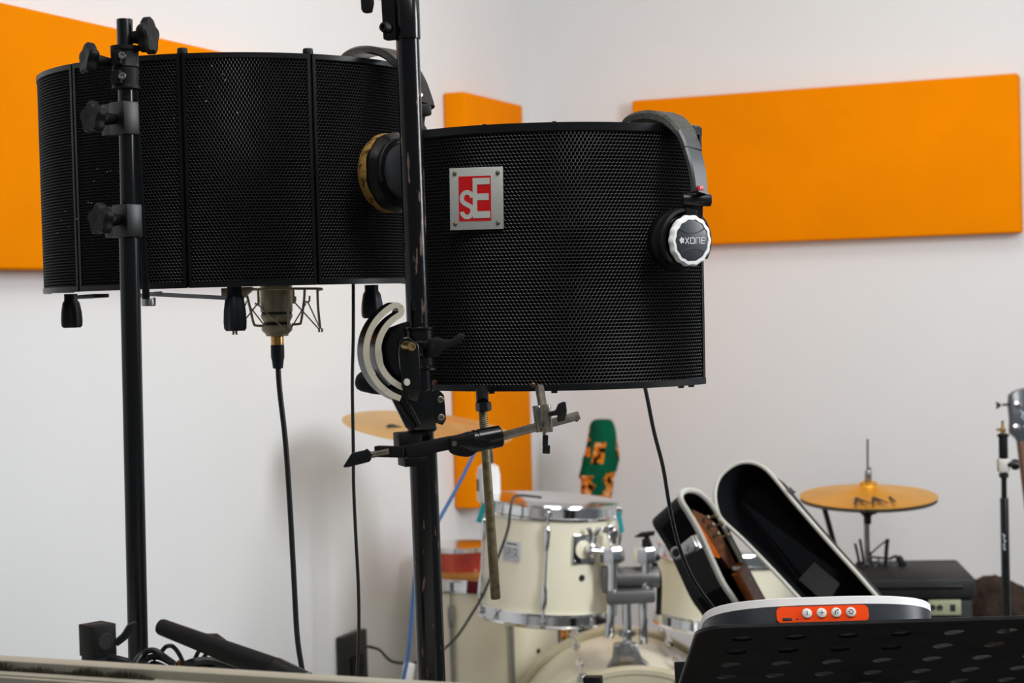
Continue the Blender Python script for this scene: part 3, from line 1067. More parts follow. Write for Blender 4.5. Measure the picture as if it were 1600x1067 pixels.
fr = MB()
for pts in ([(380, 450, -.03), (400, 452, -.034), (452, 451, -.034), (500, 451, -.005), (499, 453, .02)],
            [(496, 452, -.004), (497, 480, -.004), (500.5, 514, -.004)],
            [(386, 462, -.02), (390, 478, -.02), (396, 504, -.02), (400, 508.5, -.02), (412, 509, -.02)],
            [(476, 452, .0), (475, 470, .0), (470.5, 502, .0), (467, 506, .0), (456, 507, .0)],
            [(450, 452, -.03), (449.5, 480, -.03), (451, 512, -.03)],
            [(403.5, 452, .02), (404, 478, .02)], [(458, 452, .025), (459, 474, .025)]):
    fr.tube(smooth(wire(pts), 5), 2.0 * km, 8)
for x, y, d in ((402, 473, .0), (459, 471, .02), (481, 470, .0)):
    fr.tube(smooth(wire([(x - 4, y + 1, d), (x, y + 2, d), (x + 2.5, y - 1, d), (x + 2.5, y - 8, d)]), 4), 1.5 * km, 8)
part(sk, 'wire_frame', fr, M['beige'])
el = MB()
for a in ([(402, 475, -.01), (367, 520, -.01)], [(402, 475, -.01), (446, 515, -.03)], [(388, 476, .0), (412, 507, .0)], [(460, 472, .01), (499, 515, .0)],
          [(481, 472, .0), (500, 513, .0)], [(478, 474, .0), (453, 516, -.02)], [(386, 470, 0), (366, 517, .0)], [(380, 470, 0), (368, 520, 0)]):
    el.tube(wire(a), 1.25 * km, 6)
part(sk, 'elastic_cord', el, M['beige'])
for x, y in ((367, 520), (501, 516)):
    ft = MB()
    for dx in (-2.4, 2.4):
        ft.cyl(P(x + dx, y - 3, YM), P(x + dx, y + 3, YM), 1.7 * km, n=10)
    part(sk, 'cord_hook', ft, M['beige'])
bk = MB().prism([(-24, 8), (22, 8), (24, 4), (8, -9), (-24, -9)], PF(372, 457, YM - .03), -16, 16, 1.5)
part(sk, 'bracket', bk, M['beige'])

# ------------------------------------------------------------------ headphones


def cup(t, C, n, R, pad_mat, pad_R, depth, squash=1.0, upv=(0, 0, 1)):
    """ear cup facing along n; C is the centre of the outer face"""
    Mx = FR(C, n, V(upv).cross(V(n)))
    pad = MB().lathe([(R * .62, -depth), (R * .72, -depth - .003), (pad_R * .92, -depth - .002), (pad_R, -depth + .005), (pad_R * .99, -depth + .013), (pad_R * .9, -depth + .018), (pad_R * .8, -depth + .018)], Mx, 48)
    p = part(t, 'ear_pad', pad, pad_mat)
    sh = MB().lathe([(pad_R * .82, -depth + .014), (pad_R * .9, -depth + .018), (pad_R * .88, -depth + .024), (R * .98, -.010), (R * .97, -.006), (R * .9, -.004)], Mx, 48)
    part(t, 'cup_shell', sh, M['blkg'])
    return Mx


YH = 2.10
hA = thing('headphones', 'black headphones with silver-ringed ear cup, hung on the badged shield', 'headphones', P(1050, 190, YH), 'headphones hung on the shields')
nA = V((.55, -.83, -.03)).normalized()
YHc = 2.075
CA = P(1079, 376, YHc)
RA = 40 * YHc / F
MxA = cup(hA, CA, nA, RA, M['leather'], 50 * YHc / F, .036)
part(hA, 'cup_ring', MB().lathe([(RA * .80, -.004), (RA * .96, -.005), (RA * 1.0, -.003), (RA * .99, .001), (RA * .93, .003), (RA * .82, .0032), (RA * .80, .0015)], MxA, 96, 14, .022), M['white'], label='silver white scalloped ring')
face = part(hA, 'cup_face', MB().lathe([(RA * .81, .000), (RA * .80, .0022), (RA * .70, .0028), (0, .0034)], MxA, 48), M['navy'])
tx = MB()
ka = RA / 40
MT = MxA @ Matrix.Translation((0, 0, .0034)) @ Matrix.Scale(ka, 4)
# orientation of the face axes: find which way is right / up in the picture
ex = (MxA.to_3x3() @ V((1, 0, 0)))
ey = (MxA.to_3x3() @ V((0, 1, 0)))
zup = V((0, 0, 1)) - nA * nA.z
zup.normalize()
zr = zup.cross(nA).normalized()
MT = (Matrix((zr, zup, nA)).transposed() * ka).to_4x4()
MT.translation = CA + nA * .0033
for path in ([(-14, 5), (-7, -5)], [(-7, 5), (-14, -5)], [(-4, 4.4), (3, 4.4), (4, 3.6), (4, -3.6), (3, -4.4), (-3.2, -4.4), (-4, -3.6), (-4, 4.4)],
             [(7, -5), (7, 4.4), (14, 4.4), (15, 3.4), (15, -5)], [(25, -4.4), (19, -4.4), (18, -3.4), (18, 3.6), (19, 4.4), (24.5, 4.4), (25.5, 3.4), (25.5, .2), (18, .2)]):
    tx.ribbon(path, 1.3, MT, -.2, .25)
for i in range(5):
    a = 2 * PI * i / 5 + .5
    tx.lathe([(1.9, 0), (1.7, .3), (0, .35)], MT @ Matrix.Translation((-21 + 3.2 * math.cos(a), .4 + 3.2 * math.sin(a), 0)), 10)
tx.lathe([(1.4, 0), (1.2, .3), (0, .35)], MT @ Matrix.Translation((-21, .4, 0)), 8)
part(hA, 'cup_lettering', tx, M['inkw'], face)
gl = MB()
gl.ribbon([(x, 11.5 + .012 * x * x) for x in np.linspace(-25, 25, 13)], 1.5, MT, -.4, .3)
gl.ribbon([(x, -12 - .010 * x * x) for x in np.linspace(-23, 23, 13)], 1.5, MT, -.4, .3)
part(hA, 'face_ridge', gl, M['silverp'], face)
wdA = V((.66, .75, 0))
bandp = [P(984, 203, 2.235), P(992, 191, 2.22), P(1010, 184, 2.19), P(1032, 183, 2.165), P(1052, 190, 2.135), P(1066, 203, 2.115), P(1074, 216, 2.10)]
bs = smooth(bandp, 5)
part(hA, 'headband', MB().strap(bs, wdA, [.031 + .007 * math.sin(PI * i / (len(bs) - 1)) for i in range(len(bs))], [.007 + .007 * math.sin(PI * i / (len(bs) - 1)) for i in range(len(bs))]), M['felt'], label='grey padded headband')
bs = smooth([P(1071, 209, 2.104), P(1077, 222, 2.098), P(1081, 234, 2.094)], 4)
part(hA, 'band_plate', MB().strap(bs, wdA, .031, .009), M['silverp'])
bs = smooth([P(1081, 235, 2.094), P(1087, 257, 2.086), P(1091, 280, 2.08), P(1092.5, 302, 2.076)], 5)
bpl = part(hA, 'band_plate', MB().strap(bs, wdA, [.030 - .004 * i / (len(bs) - 1) for i in range(len(bs))], .008), M['silverp'])
tagM = PF(1094, 294, 2.0665, yaw=34)
part(hA, 'side_tag', MB().box(tagM, 12, 7, 3, .5), M['red'], bpl, label='red tag')
part(hA, 'tag_letter', MB().text('R', 6, tagM @ Matrix.Translation((0, 0, 1.7)), .2), M['inkw'], bpl)
hc = MB().cyl(P(1066, 312, 2.082), P(1111, 312.5, 2.085), 10 * YH / F, n=24, b=.0015)
part(hA, 'hinge', hc, M['blk'])
part(hA, 'hinge_print', MB().text('XD-40', 5, PF(1094, 316, 2.0685, yaw=14), .1), M['silverp'])
yk = MB()
yk.bar(P(1089, 318, 2.083), P(1087, 340, 2.088), .014, .007, .001)
Yring = [CA + nA * -.012 + (zr * math.cos(t) + zup * math.sin(t)) * RA * 1.2 for t in np.linspace(rad(-35), rad(215), 30)]
yk.strap(Yring, nA, .011, .0045)
yk.bar(P(1087, 334, 2.088), CA - nA * .012 + zup * RA * 1.16, .014, .008, .001)
part(hA, 'yoke', yk, M['blkm'])
# inner cup on the far side of the shield wall
CA2 = CA - nA * .12 + V((0, 0, 0.0))
cup(hA, CA2, -nA, RA, M['leather'], 50 * YHc / F, .036)

hB = thing('headphones', 'black headphones with cracked tan ear pad, behind the worn pole', 'headphones', P(600, 90, 2.25), 'headphones hung on the shields')
nB = V((.78, -.62, 0)).normalized()
YB = 2.20
CB = P(634, 268, YB - .015)
RB = 46 * YB / F
MxB = cup(hB, CB, nB, RB, M['tan'], 62 * YB / F, .036)
part(hB, 'cup_cap', MB().lathe([(RB * .94, -.006), (RB * .9, .000), (RB * .6, .004), (0, .005)], MxB, 40), M['silverp'])
# glossy wrinkled outer cushion between pad and shell
cu = MB().lathe([(62 * YB / F * .97, -.023), (62 * YB / F * 1.0, -.017), (62 * YB / F * .9, -.008), (RB * .9, -.004)], MxB, 48, 9, .012)
part(hB, 'cushion', cu, M['leather'])
wdB = V((.62, .78, 0))
bs = smooth([P(541, 106, 2.33), P(552, 90, 2.31), P(570, 81, 2.28), P(592, 80, 2.25), P(614, 87, 2.225), P(634, 104, 2.20), P(648, 126, 2.19), P(657, 150, 2.185), P(661, 164, 2.18)], 5)
part(hB, 'headband', MB().strap(bs, wdB, .036, .010), M['leather'])
part(hB, 'band_stud', MB().lathe([(.0032, 0), (.003, .0015), (0, .002)], FR(P(656, 148, 2.165), (.6, -.8, .2)), 14), M['chrome'])
part(hB, 'hinge', MB().box(PF(661, 172, 2.175, yaw=25), 24, 19, 18, 4), M['blkm'])
yk = MB().tube(smooth([P(659, 178, 2.175), P(657, 195, 2.175), P(662, 207, 2.172), P(655, 222, 2.175), P(645, 236, 2.18)], 5), .005, 8)
zrB = V((0, 0, 1)).cross(nB).normalized()
yk.strap([CB - nB * .010 + (zrB * math.cos(t) + V((0, 0, 1)) * math.sin(t)) * RB * 1.1 for t in np.linspace(rad(-20), rad(200), 26)], nB, .011, .0045)
part(hB, 'yoke', yk, M['blkm'])
cup(hB, CB - nB * .125, -nB, RB, M['leather'], 62 * YB / F, .036)

# hanging cables near the shields
hb = MB().tube(smooth([P(552, 440, 2.36), P(552, 520, 2.36), P(550.5, 600, 2.36), P(552, 700, 2.36), P(552.5, 760, 2.36), P(556, 840, 2.36), P(560, 920, 2.36), P(560.5, 1000, 2.36), P(557, 1080, 2.36), P(556, 1130, 2.36)], 6), 2.7 * 2.36 / F, 8)
solo('headphone_cable', hb, M['cable'], 'thin black cable hanging straight, left of the worn pole', 'cable', P(552, 500, 2.36))
hb = MB().tube(smooth([P(1006, 596, 2.26), P(1012, 625, 2.26), P(1022, 675, 2.27), P(1036, 730, 2.28), P(1046, 790, 2.30), P(1060, 850, 2.33), P(1078, 895, 2.36), P(1096, 925, 2.38), P(1112, 946, 2.40), P(1130, 975, 2.4)], 6), 3.1 * 2.3 / F, 8)
solo('headphone_cable', hb, M['cable'], 'black cable curving down from the badged shield past the guitar case', 'cable', P(1040, 760, 2.28))

# ------------------------------------------------------------------ drum kit


def drum_parts(t, top, bot, R, shell_mat, lugs=(), hoop=M['chrome'], lug_r=1.0, head_mat=None, long_lug=True):
    ax_ = (bot - top)
    H = ax_.length
    Mx = FR(top, ax_, (0, -1, 0))
    sh_ = MB().lathe([(R * .94, .006), (R, .006), (R, H - .006), (R * .94, H - .006)], Mx, 64)
    part(t, 'shell', sh_, shell_mat)
    for s in (0, 1):
        h0 = 0 if s == 0 else H
        d = 1 if s == 0 else -1
        pr = [(R * 1.0, h0 + d * .022), (R * 1.045, h0 + d * .022), (R * 1.05, h0 + d * .018), (R * 1.022, h0 + d * .016), (R * 1.018, h0 - d * .004), (R * 1.04, h0 - d * .008), (R * 1.035, h0 - d * .010), (R * 1.0, h0 - d * .009)]
        part(t, 'hoop', MB().lathe(pr, Mx, 72), hoop)
        part(t, 'drum_head', MB().lathe([(R * 1.0, h0 - d * .002), (R * .97, h0 - d * .004), (0, h0 - d * .004)], Mx, 48), head_mat or M['head'])
    for a in lugs:
        lm = MB()
        e = Mx.to_3x3() @ V((math.cos(a), math.sin(a), 0))
        dn = ax_.normalized()
        for h0, h1 in ((.035, .085), (H - .085, H - .035)):
            c0, c1 = top + e * (R + .006) + dn * h0, top + e * (R + .006) + dn * h1
            prof = [(.002, 0), (.006, .004), (.0075, .014), (.0065, .04), (.004, .05)]
            if h0 > H / 2:
                prof = [(.004, 0), (.0065, .010), (.0075, .036), (.006, .046), (.002, .05)]
            lm.lathe(prof, FR(c0, dn), 16)
            lm.bar(top + e * (R - .001) + dn * (h0 + .02), top + e * (R + .005) + dn * (h0 + .02), .008, .02)
        lm.cyl(top + e * (R + .006) + dn * .08, top + e * (R + .006) + dn * (H - .08), .0034, n=12)
        lm.cyl(top + e * (R + .009) + dn * .004, top + e * (R + .006) + dn * .036, .0028, n=10)
        lm.cyl(top + e * (R + .009) + dn * (H - .004), top + e * (R + .006) + dn * (H - .036), .0028, n=10)
        for h0 in (.006, H - .006):
            lm.box(FR(top + e * (R * 1.045) + dn * h0, e, (0, 0, 1)), .012, .012, .010, .002)
        part(t, 'lug', lm, M['chrome'])
    return Mx


# rack tom
YT = 4.05
kt = YT / F
t1 = thing('rack_tom', 'cream tall tom drum with a silver sticker and wing-nut bracket', 'drum', P(857, 880, YT))
top1, bot1 = P(861, 786, YT), P(852.5, 957, YT)
ang_ = lambda px, R, cx: math.asin(max(-1, min(1, (px - cx) / (R / kt))))
RT = 103 * kt
Mt1 = drum_parts(t1, top1, bot1, RT, M['cream'])
dn1 = (bot1 - top1).normalized()


def tom_pt(px, py, out=0.0):
    """point on the rack tom's shell seen at px, py"""
    d = P(px, py, 1.0) - CAM
    e = CAM - top1
    dp = d - dn1 * d.dot(dn1)
    ep = e - dn1 * e.dot(dn1)
    A, B, C_ = dp.dot(dp), 2 * dp.dot(ep), ep.dot(ep) - RT * RT
    D = max(0, B * B - 4 * A * C_)
    p = CAM + d * ((-B - math.sqrt(D)) / 2 / A)
    q = p - top1
    n = (q - dn1 * q.dot(dn1)).normalized()
    return p + n * out, n


for px in (853, 759, 962):
    p, e = tom_pt(px, 880)
    H = (bot1 - top1).length
    lm = MB()
    for h0, pr in ((.030, [(.002, 0), (.006, .004), (.008, .016), (.0066, .045), (.0036, .058)]), (H - .088, [(.0036, 0), (.0066, .012), (.008, .040), (.006, .052), (.002, .058)])):
        c0 = top1 + e * (RT + .008) + dn1 * h0
        lm.lathe(pr, FR(c0, dn1), 16)
        lm.bar(top1 + e * (RT - .001) + dn1 * (h0 + .028), top1 + e * (RT + .006) + dn1 * (h0 + .028), .008, .024)
    lm.cyl(top1 + e * (RT + .008) + dn1 * .08, top1 + e * (RT + .008) + dn1 * (H - .08), .0036, n=12)
    for a, b in ((.002, .036), (H - .002, H - .036)):
        lm.cyl(top1 + e * (RT + .010) + dn1 * a, top1 + e * (RT + .008) + dn1 * b, .003, n=10)
        lm.box(FR(top1 + e * (RT * 1.045) + dn1 * (a + .006 if a < .1 else a - .006), e), .014, .014, .010, .002)
    part(t1, 'lug', lm, M['chrome'])
p, e = tom_pt(800, 861, .0006)
zr_ = (-dn1).cross(e).normalized()
Mbk = (Matrix((zr_, -dn1, e)).transposed() * kt).to_4x4()
Mbk.translation = p
stk = part(t1, 'sticker', MB().box(Mbk, 31, 31, 1.2, .2), M['sticker'])
sl = MB()
sl.box(Mbk, 18, 2.2, .3, c=(0, 11, .7))
sl.text('7/2', 15, Mbk @ Matrix.Translation((1.5, -1, .7)), .15)
for y in (4, 0, -4):
    sl.box(Mbk, 8, .9, .3, c=(-10.5, y, .7))
sl.box(Mbk, 27, .7, .3, c=(0, -8, .7))
part(t1, 'sticker_print', sl, M['ink'], stk)
p, e = tom_pt(912, 858, .001)
zr_ = (-dn1).cross(e).normalized()
Mbr = (Matrix((zr_, -dn1, e)).transposed() * kt).to_4x4()
Mbr.translation = p
bp_ = MB().box(Mbr, 40, 46, 4, 1.5)
for x, y in ((-16, 19), (-16, -19), (16, 19), (16, -19)):
    bp_.lathe([(2.6, 2), (2.6, 3.6), (0, 4.2)], Mbr @ Matrix.Translation((x, y, 0)), 10)
br_ = part(t1, 'mount_bracket', bp_, M['chrome'])
part(t1, 'bracket_disc', MB().lathe([(14, 2), (14, 3), (12, 3.6), (0, 3.6)], Mbr @ Matrix.Translation((-2, 0, 0)), 24), M['cream'], br_)
bl_ = MB().lathe([(8, 2), (11, 6), (11, 14), (7, 19), (0, 20)], Mbr @ Matrix.Translation((9, 0, 0)), 20)
bl_.cyl(Mbr @ V((9, 0, 12)), Mbr @ V((10, 20, 12)), 4 * kt, n=14)
part(t1, 'clamp_boss', bl_, M['chrome'], br_)
wn2 = MB()
for s in (-1, 1):
    wn2.prism([(s * 2, 0), (s * 6, 2), (s * 13, 14), (s * 7, 16), (s * 2, 6)] if s > 0 else [(-2, 0), (-2, 6), (-7, 16), (-13, 14), (-6, 2)], Mbr @ Matrix.Translation((8, 20, 12)), -2, 2, .6)
part(t1, 'wing_nut', wn2, M['dchrome'], br_)
p, e = tom_pt(909, 903, .0004)
part(t1, 'air_vent', MB().lathe([(5 * kt, -.001), (5 * kt, .0012), (3 * kt, .0014), (0, .0006)], FR(p, e), 18), M['ink'])
# teal ribbons tied to it
rbn = MB().strap([P(966, 800, 3.95), P(969, 815, 3.95), P(972, 832, 3.95)], V((1, .2, 0)), .010, .0015)
part(t1, 'ribbon', rbn, M['teal'])
rbn = MB().strap([P(757, 786, 3.98), P(752, 802, 3.98), P(748, 816, 3.98)], V((1, .2, 0)), .012, .0015)
part(t1, 'ribbon', rbn, M['teal'])

# second tom, mostly behind the case
t2_ = thing('rack_tom', 'cream tom drum mostly hidden behind the open guitar case', 'drum', P(1130, 915, 4.15))
drum_parts(t2_, P(1134, 858, 4.15), P(1128, 970, 4.15), 104 * 4.15 / F, M['cream'])

# floor tom
YF = 4.52
kf = YF / F
ftm = thing('floor_tom', 'cream floor tom low behind the worn pole and tall tom', 'drum', P(766, 1010, YF))
topf = P(763, 896, YF)
drum_parts(ftm, topf, topf - V((0, 0, .42)), 107 * kf, M['cream'])
zf = topf.z
for px, dy in ((706, -1), (800, -1), (873, -.1)):
    lm = MB()
    x = P(px, 1000, YF - .17).x if dy == -1 else P(px, 1000, YF - .02).x
    y = topf.y - math.sqrt(max(0, (107 * kf) ** 2 - (x - topf.x) ** 2)) - .01
    lm.cyl((x, y, zf + .004), (x, y, zf - .06), .003, n=10)
    lm.lathe([(.002, 0), (.008, .004), (.009, .03), (.007, .055), (.004, .06)], FR((x, y, zf - .05), (0, 0, -1)), 14)
    lm.cyl((x, y, zf - .1), (x, y, zf - .40), .0055, n=12)
    part(ftm, 'lug', lm, M['dchrome'])
tg = MB().box(PF(741, 918, YF - .19, yaw=0, roll=-8), 24, 20, 2, .3)
part(ftm, 'cloth_tag', tg, M['maroon'])
part(ftm, 'air_vent', MB().lathe([(4 * kf, -.002), (4 * kf, .0012), (0, .0006)], FR(P(841, 1017, YF - .124), (.7, -.7, 0)), 14), M['ink'])
for a in (200, 320, 90):
    e = V((math.cos(rad(a)), math.sin(rad(a)), 0))
    c = V((topf.x, topf.y, 0)) + e * (107 * kf + .012)
    part(ftm, 'leg', MB().cyl(c + V((0, 0, .45)), c + V((0, 0, 0.0)), .006, n=12), M['dchrome'])
# red snare-like drum lying on it
YW = 4.50
kw = YW / F
rdm = thing('wooden_drum', 'red and orange lacquered shallow drum lying on the floor tom', 'drum', P(718, 880, YW))
cW = P(722, 850, YW)
zw0 = zf + .005
Rw = 52 * kw
hW = cW.z - zw0
for nm, a, b, m, r in (('shell', .012, hW - .008, 'redw', 1.0), ('lower_rim', .0, .014, 'ply', 1.03), ('upper_hoop', hW - .012, hW, 'chrome', 1.02)):
    part(rdm, nm, MB().lathe([(Rw * r * .9, a), (Rw * r, a), (Rw * r, b), (Rw * r * .9, b)], FR((cW.x, cW.y, zw0), (0, 0, 1)), 48), M[m])
part(rdm, 'drum_head', MB().lathe([(Rw * .99, hW - .004), (0, hW - .004)], FR((cW.x, cW.y, zw0), (0, 0, 1)), 40), M['head'])

# bass drum facing us
RBd = .285
yb0, yb1 = 3.82, 4.34
cbx = P(985, 1040, 3.9).x
bass = thing('bass_drum', 'cream bass drum low under the toms, front hoop cut by the frame', 'drum', (cbx, 4.08, 0))
Mbd = FR((cbx, yb0, .31), (0, 1, 0), (0, 0, 1))
D_ = yb1 - yb0
part(bass, 'shell', MB().lathe([(RBd * .93, .02), (RBd * .955, .02), (RBd * .955, D_ - .02), (RBd * .93, D_ - .02)], Mbd, 80), M['cream'])
for h in (0, D_ - .04):
    part(bass, 'hoop', MB().lathe([(RBd * .955, h), (RBd * .965, h - .003), (RBd, h - .003), (RBd * 1.005, h + .004), (RBd * 1.005, h + .036), (RBd, h + .043), (RBd * .955, h + .043)], Mbd, 90), M['hoopc'])
part(bass, 'drum_head', MB().lathe([(RBd * .95, .004), (RBd * .9, .001), (0, .001)], Mbd, 64), M['ink'], label='black front head')
for a in (-22, 22, 65, -65):
    e = V((math.sin(rad(a)), 0, math.cos(rad(a))))
    c = V((cbx, 0, .31))
    for ya, yb_, yl in ((yb0 + .01, yb0 + .14, yb0 + .12), (yb1 - .01, yb1 - .14, yb1 - .18)):
        lm = MB().cyl(c + e * (RBd + .012) + V((0, ya, 0)), c + e * (RBd + .010) + V((0, yb_, 0)), .0042, n=12)
        lm.lathe([(.003, 0), (.009, .006), (.010, .02), (.010, .04), (.009, .054), (.003, .06)], FR(c + e * (RBd + .004) + V((0, yl, 0)), (0, 1, 0)), 14)
        part(bass, 'tension_lug', lm, M['chrome'])
    for y in (yb0 - .004, yb1 + .004):
        ck = MB().box(FR(c + e * (RBd + .004) + V((0, y + (.012 if y < 4.1 else -.012), 0)), e, (0, 1, 0)), .034, .022, .012, .004)
        ck.box(FR(c + e * (RBd - .012) + V((0, y - (.004 if y < 4.1 else -.004), 0)), (0, 1, 0), e), .030, .020, .008, .002)
        part(bass, 'claw', ck, M['chrome'])
for s in (-1, 1):
    part(bass, 'spur', MB().tube([V((cbx + s * .24, yb0 + .1, .2)), V((cbx + s * .36, yb0 - .04, .0))], .008, 10), M['chrome'])

# chrome tom holder standing on the bass drum
YO = 3.93
ko = YO / F
th3 = thing('tom_holder', 'chrome double tom holder standing on the bass drum', 'drum hardware', P(982, 1015, YO))
Mh = lambda x, y, d=0: P(x, y, YO + d)
bs_ = MB()
bs_.prism([(-20, 36), (16, 36), (22, 12), (32, 2), (36, -8), (-36, -8), (-32, 2), (-24, 12)], PF(981, 1040, YO - .02), -12, 14, 3)
bs_.prism([(-11, 38), (7, 38), (10, 4), (-14, 4)], PF(981, 1040, YO - .046), -6, 6, 2)
part(th3, 'base_plate', bs_, M['dchrome'])
part(th3, 'center_post', MB().cyl(Mh(981, 1022), Mh(979, 935), 7.5 * ko, n=20), M['chrome'])
part(th3, 'memory_collar', MB().lathe([(9 * ko, 0), (13 * ko, 1 * ko), (13 * ko, 9 * ko), (9 * ko, 10 * ko)], FR(Mh(980, 994), (0, 0, 1)), 22), M['dchrome'])
blk_ = MB().box(PF(985, 931, YO - .01), 76, 21, 34, 4)
blk_.box(PF(945, 905, YO), 10, 42, 20, 3)
part(th3, 'cross_block', blk_, M['gun'])
part(th3, 'drum_key_bar', MB().cyl(Mh(948, 903, .02), Mh(1030, 901, .02), 17 * ko, n=24, b=.003), M['gun'])
for x0, x1, y1, rr in ((955, 952, 996, 7.5), (1005, 1005, 1006, 7)):
    part(th3, 'arm_tube', MB().cyl(Mh(x0, 935), Mh(x1, y1), rr * ko, n=18, b=.001), M['chrome'])
for x, yt_, d in ((957, 862, -.01), (1009, 868, .01)):
    hd = MB()
    hd.cyl(Mh(x, 930, d), Mh(x, yt_, d), 8.5 * ko, n=18)
    part(th3, 'upright', hd, M['chrome'])
    jt = MB().lathe([(9 * ko, 0), (19 * ko, 2 * ko), (19.5 * ko, 8 * ko), (19.5 * ko, 22 * ko), (17 * ko, 27 * ko), (8 * ko, 28 * ko)], FR(Mh(x, 880, d), (0, 0, 1)), 8)
    part(th3, 'ratchet_joint', jt, M['chrome'])
kn_ = MB().lathe([(0, 0), (6 * ko, 1 * ko), (10 * ko, 6 * ko), (10 * ko, 14 * ko), (6 * ko, 20 * ko), (6 * ko, 28 * ko)], FR(Mh(956, 822, -.01), (.06, 0, -1)), 18)
kn_.box(PF(950, 826, YO - .02, roll=20), 20, 9, 9, 3)
part(th3, 'wing_bolt', kn_, M['chrome'])
kk = MB().cyl(Mh(1008, 866, .01), Mh(1008, 842, .01), 5 * ko, n=14)
kk.prism([(-20, -4), (-8, 3), (14, 4), (12, -3), (-6, -5)], PF(1010, 834, YO), -4, 4, 1.5)
kk.tube([Mh(1010, 838, .01), Mh(1018, 858, .01), Mh(1030, 874, .01)], 4 * ko, 8)
part(th3, 'wing_bolt', kk, M['blkm'])
part(th3, 'tom_arm', MB().tube(smooth([Mh(956, 862, -.01), Mh(944, 862, -.02), Mh(924, 860, -.03)], 4), 5 * ko, 12), M['chrome'])
part(th3, 'tom_arm', MB().tube(smooth([Mh(1010, 866, .01), Mh(1022, 880, .03), Mh(1030, 905, .05), Mh(1029, 960, .05)], 4), 4.5 * ko, 12), M['blkm'])

# cymbals


def cymbal(t, C, R, n, m, name='cymbal', flip=1, bell=.16):
    pr = [(0.006, .034 * flip), (.02, .0335 * flip), (R * bell * .75, .028 * flip), (R * bell, .018 * flip), (R * bell * 1.12, .0155 * flip), (R * .5, .009 * flip), (R * .8, .0035 * flip), (R, 0), (R, -.0014), (R * .8, .002 * flip), (R * .4, .009 * flip), (.006, .030 * flip)]
    return part(t, name, MB().lathe(pr, FR(C, n), 72), m)


YQ = 4.25
kq = YQ / F
hh = thing('hi_hat', 'bronze hi-hat cymbals on a chrome rod beside the case lid', 'cymbal', V((P(1353, 900, YQ).x, YQ, 0)))
CQ = P(1357, 776, YQ)
nQ = V((.0, -.075, 1)).normalized()
c1 = cymbal(hh, CQ + nQ * .002, 106.5 * kq, nQ, M['cym'])
c2 = cymbal(hh, CQ - nQ * .006, 106 * kq, nQ, M['blkg'], 'lower_cymbal', -1)
part(hh, 'pull_rod', MB().cyl(P(1355.5, 686, YQ), P(1356, 800, YQ), 1.9 * kq, n=12), M['dchrome'])
part(hh, 'clutch', MB().cyl(P(1356.5, 735, YQ), P(1356.5, 752, YQ), 5.5 * kq, n=16, b=.001).cyl(P(1358, 730, YQ), P(1359, 742, YQ), 3 * kq, n=10), M['dchrome'])
part(hh, 'felt_washer', MB().lathe([(5 * kq, 0), (8 * kq, 0), (8 * kq, 4 * kq), (5 * kq, 5 * kq)], FR(P(1356.5, 758, YQ), (0, 0, 1)), 18), M['ink'])
part(hh, 'cymbal_seat', MB().lathe([(15 * kq, 0), (15 * kq, 4 * kq), (9 * kq, 10 * kq), (6 * kq, 13 * kq), (6 * kq, 24 * kq), (4 * kq, 25 * kq)], FR(P(1355, 794, YQ), (0, 0, -1)), 24), M['blk'])
pf0 = P(1354, 815, YQ)
part(hh, 'stand_tube', MB().cyl(pf0, V((pf0.x, pf0.y, .05)), 4.6 * kq, n=16), M['dchrome'])
for a in (95, 185, 262):
    part(hh, 'leg', MB().tube([V((pf0.x, pf0.y, .28)), V((pf0.x + .28 * math.cos(rad(a)), pf0.y + .28 * math.sin(rad(a)), .006))], .006, 8), M['chrome'])
# dark maker lettering lying on the upper cymbal's bow
lt = MB()
xq = V((1, 0, 0)) - nQ * nQ.x
xq.normalize()
yq = nQ.cross(xq).normalized()
Mlt = (Matrix((xq, yq, nQ)).transposed() * kq).to_4x4()
Mlt.translation = P(1360, 780, YQ)
pl = CQ + nQ * .0128
dd = P(1362, 779, 1) - CAM
hit = CAM + dd * ((pl - CAM).dot(nQ) / dd.dot(nQ))
Mlt.translation = hit
lt.text('AA', 40, Mlt @ Matrix.Translation((-8, -14, 0)) @ Matrix.Diagonal((1, 1.9, 1, 1)), .3, 1.0)
lt.box(Mlt, 3.5, 42, .6, c=(30, -8, 0))
part(hh, 'cymbal_lettering', lt, M['ink'], c1)

YK = 3.95
kk_ = YK / F
cc = thing('crash_cymbal', 'pale bronze crash cymbal tilted behind the worn pole', 'cymbal', V((P(690, 700, YK).x, YK, 0)))
CK = P(668, 668, YK)
nK = V((.14, -.11, 1)).normalized()
ck1 = cymbal(cc, CK, 134 * kk_, nK, M['cym2'])
lt = MB()
xq = (V((1, 0, 0)) - nK * nK.x).normalized()
yq = nK.cross(xq).normalized()
dd = P(618, 666, 1) - CAM
pl = CK + nK * .009
Mlt = (Matrix((xq, yq, nK)).transposed() * kk_).to_4x4()
Mlt.translation = CAM + dd * ((pl - CAM).dot(nK) / dd.dot(nK))
lt.prism([(-14, -8), (10, -2), (14, 14), (2, 8), (-2, 18), (-12, 8)], Mlt, -.3, .3)
part(cc, 'cymbal_print', lt, M['ink'], ck1)
part(cc, 'stand_tube', MB().cyl(CK + nK * .04, V((CK.x, CK.y, .05)), .008, n=14), M['dchrome'])
part(cc, 'wing_nut', MB().lathe([(.008, 0), (.009, .02), (.003, .022), (.003, .05)], FR(CK + nK * .03, nK), 14), M['chrome'])
for a in (30, 150, 270):
    part(cc, 'leg', MB().tube([V((CK.x, CK.y, .3)), V((CK.x + .12 * math.cos(rad(a)), CK.y + .12 * math.sin(rad(a)), .006))], .006, 8), M['chrome'])

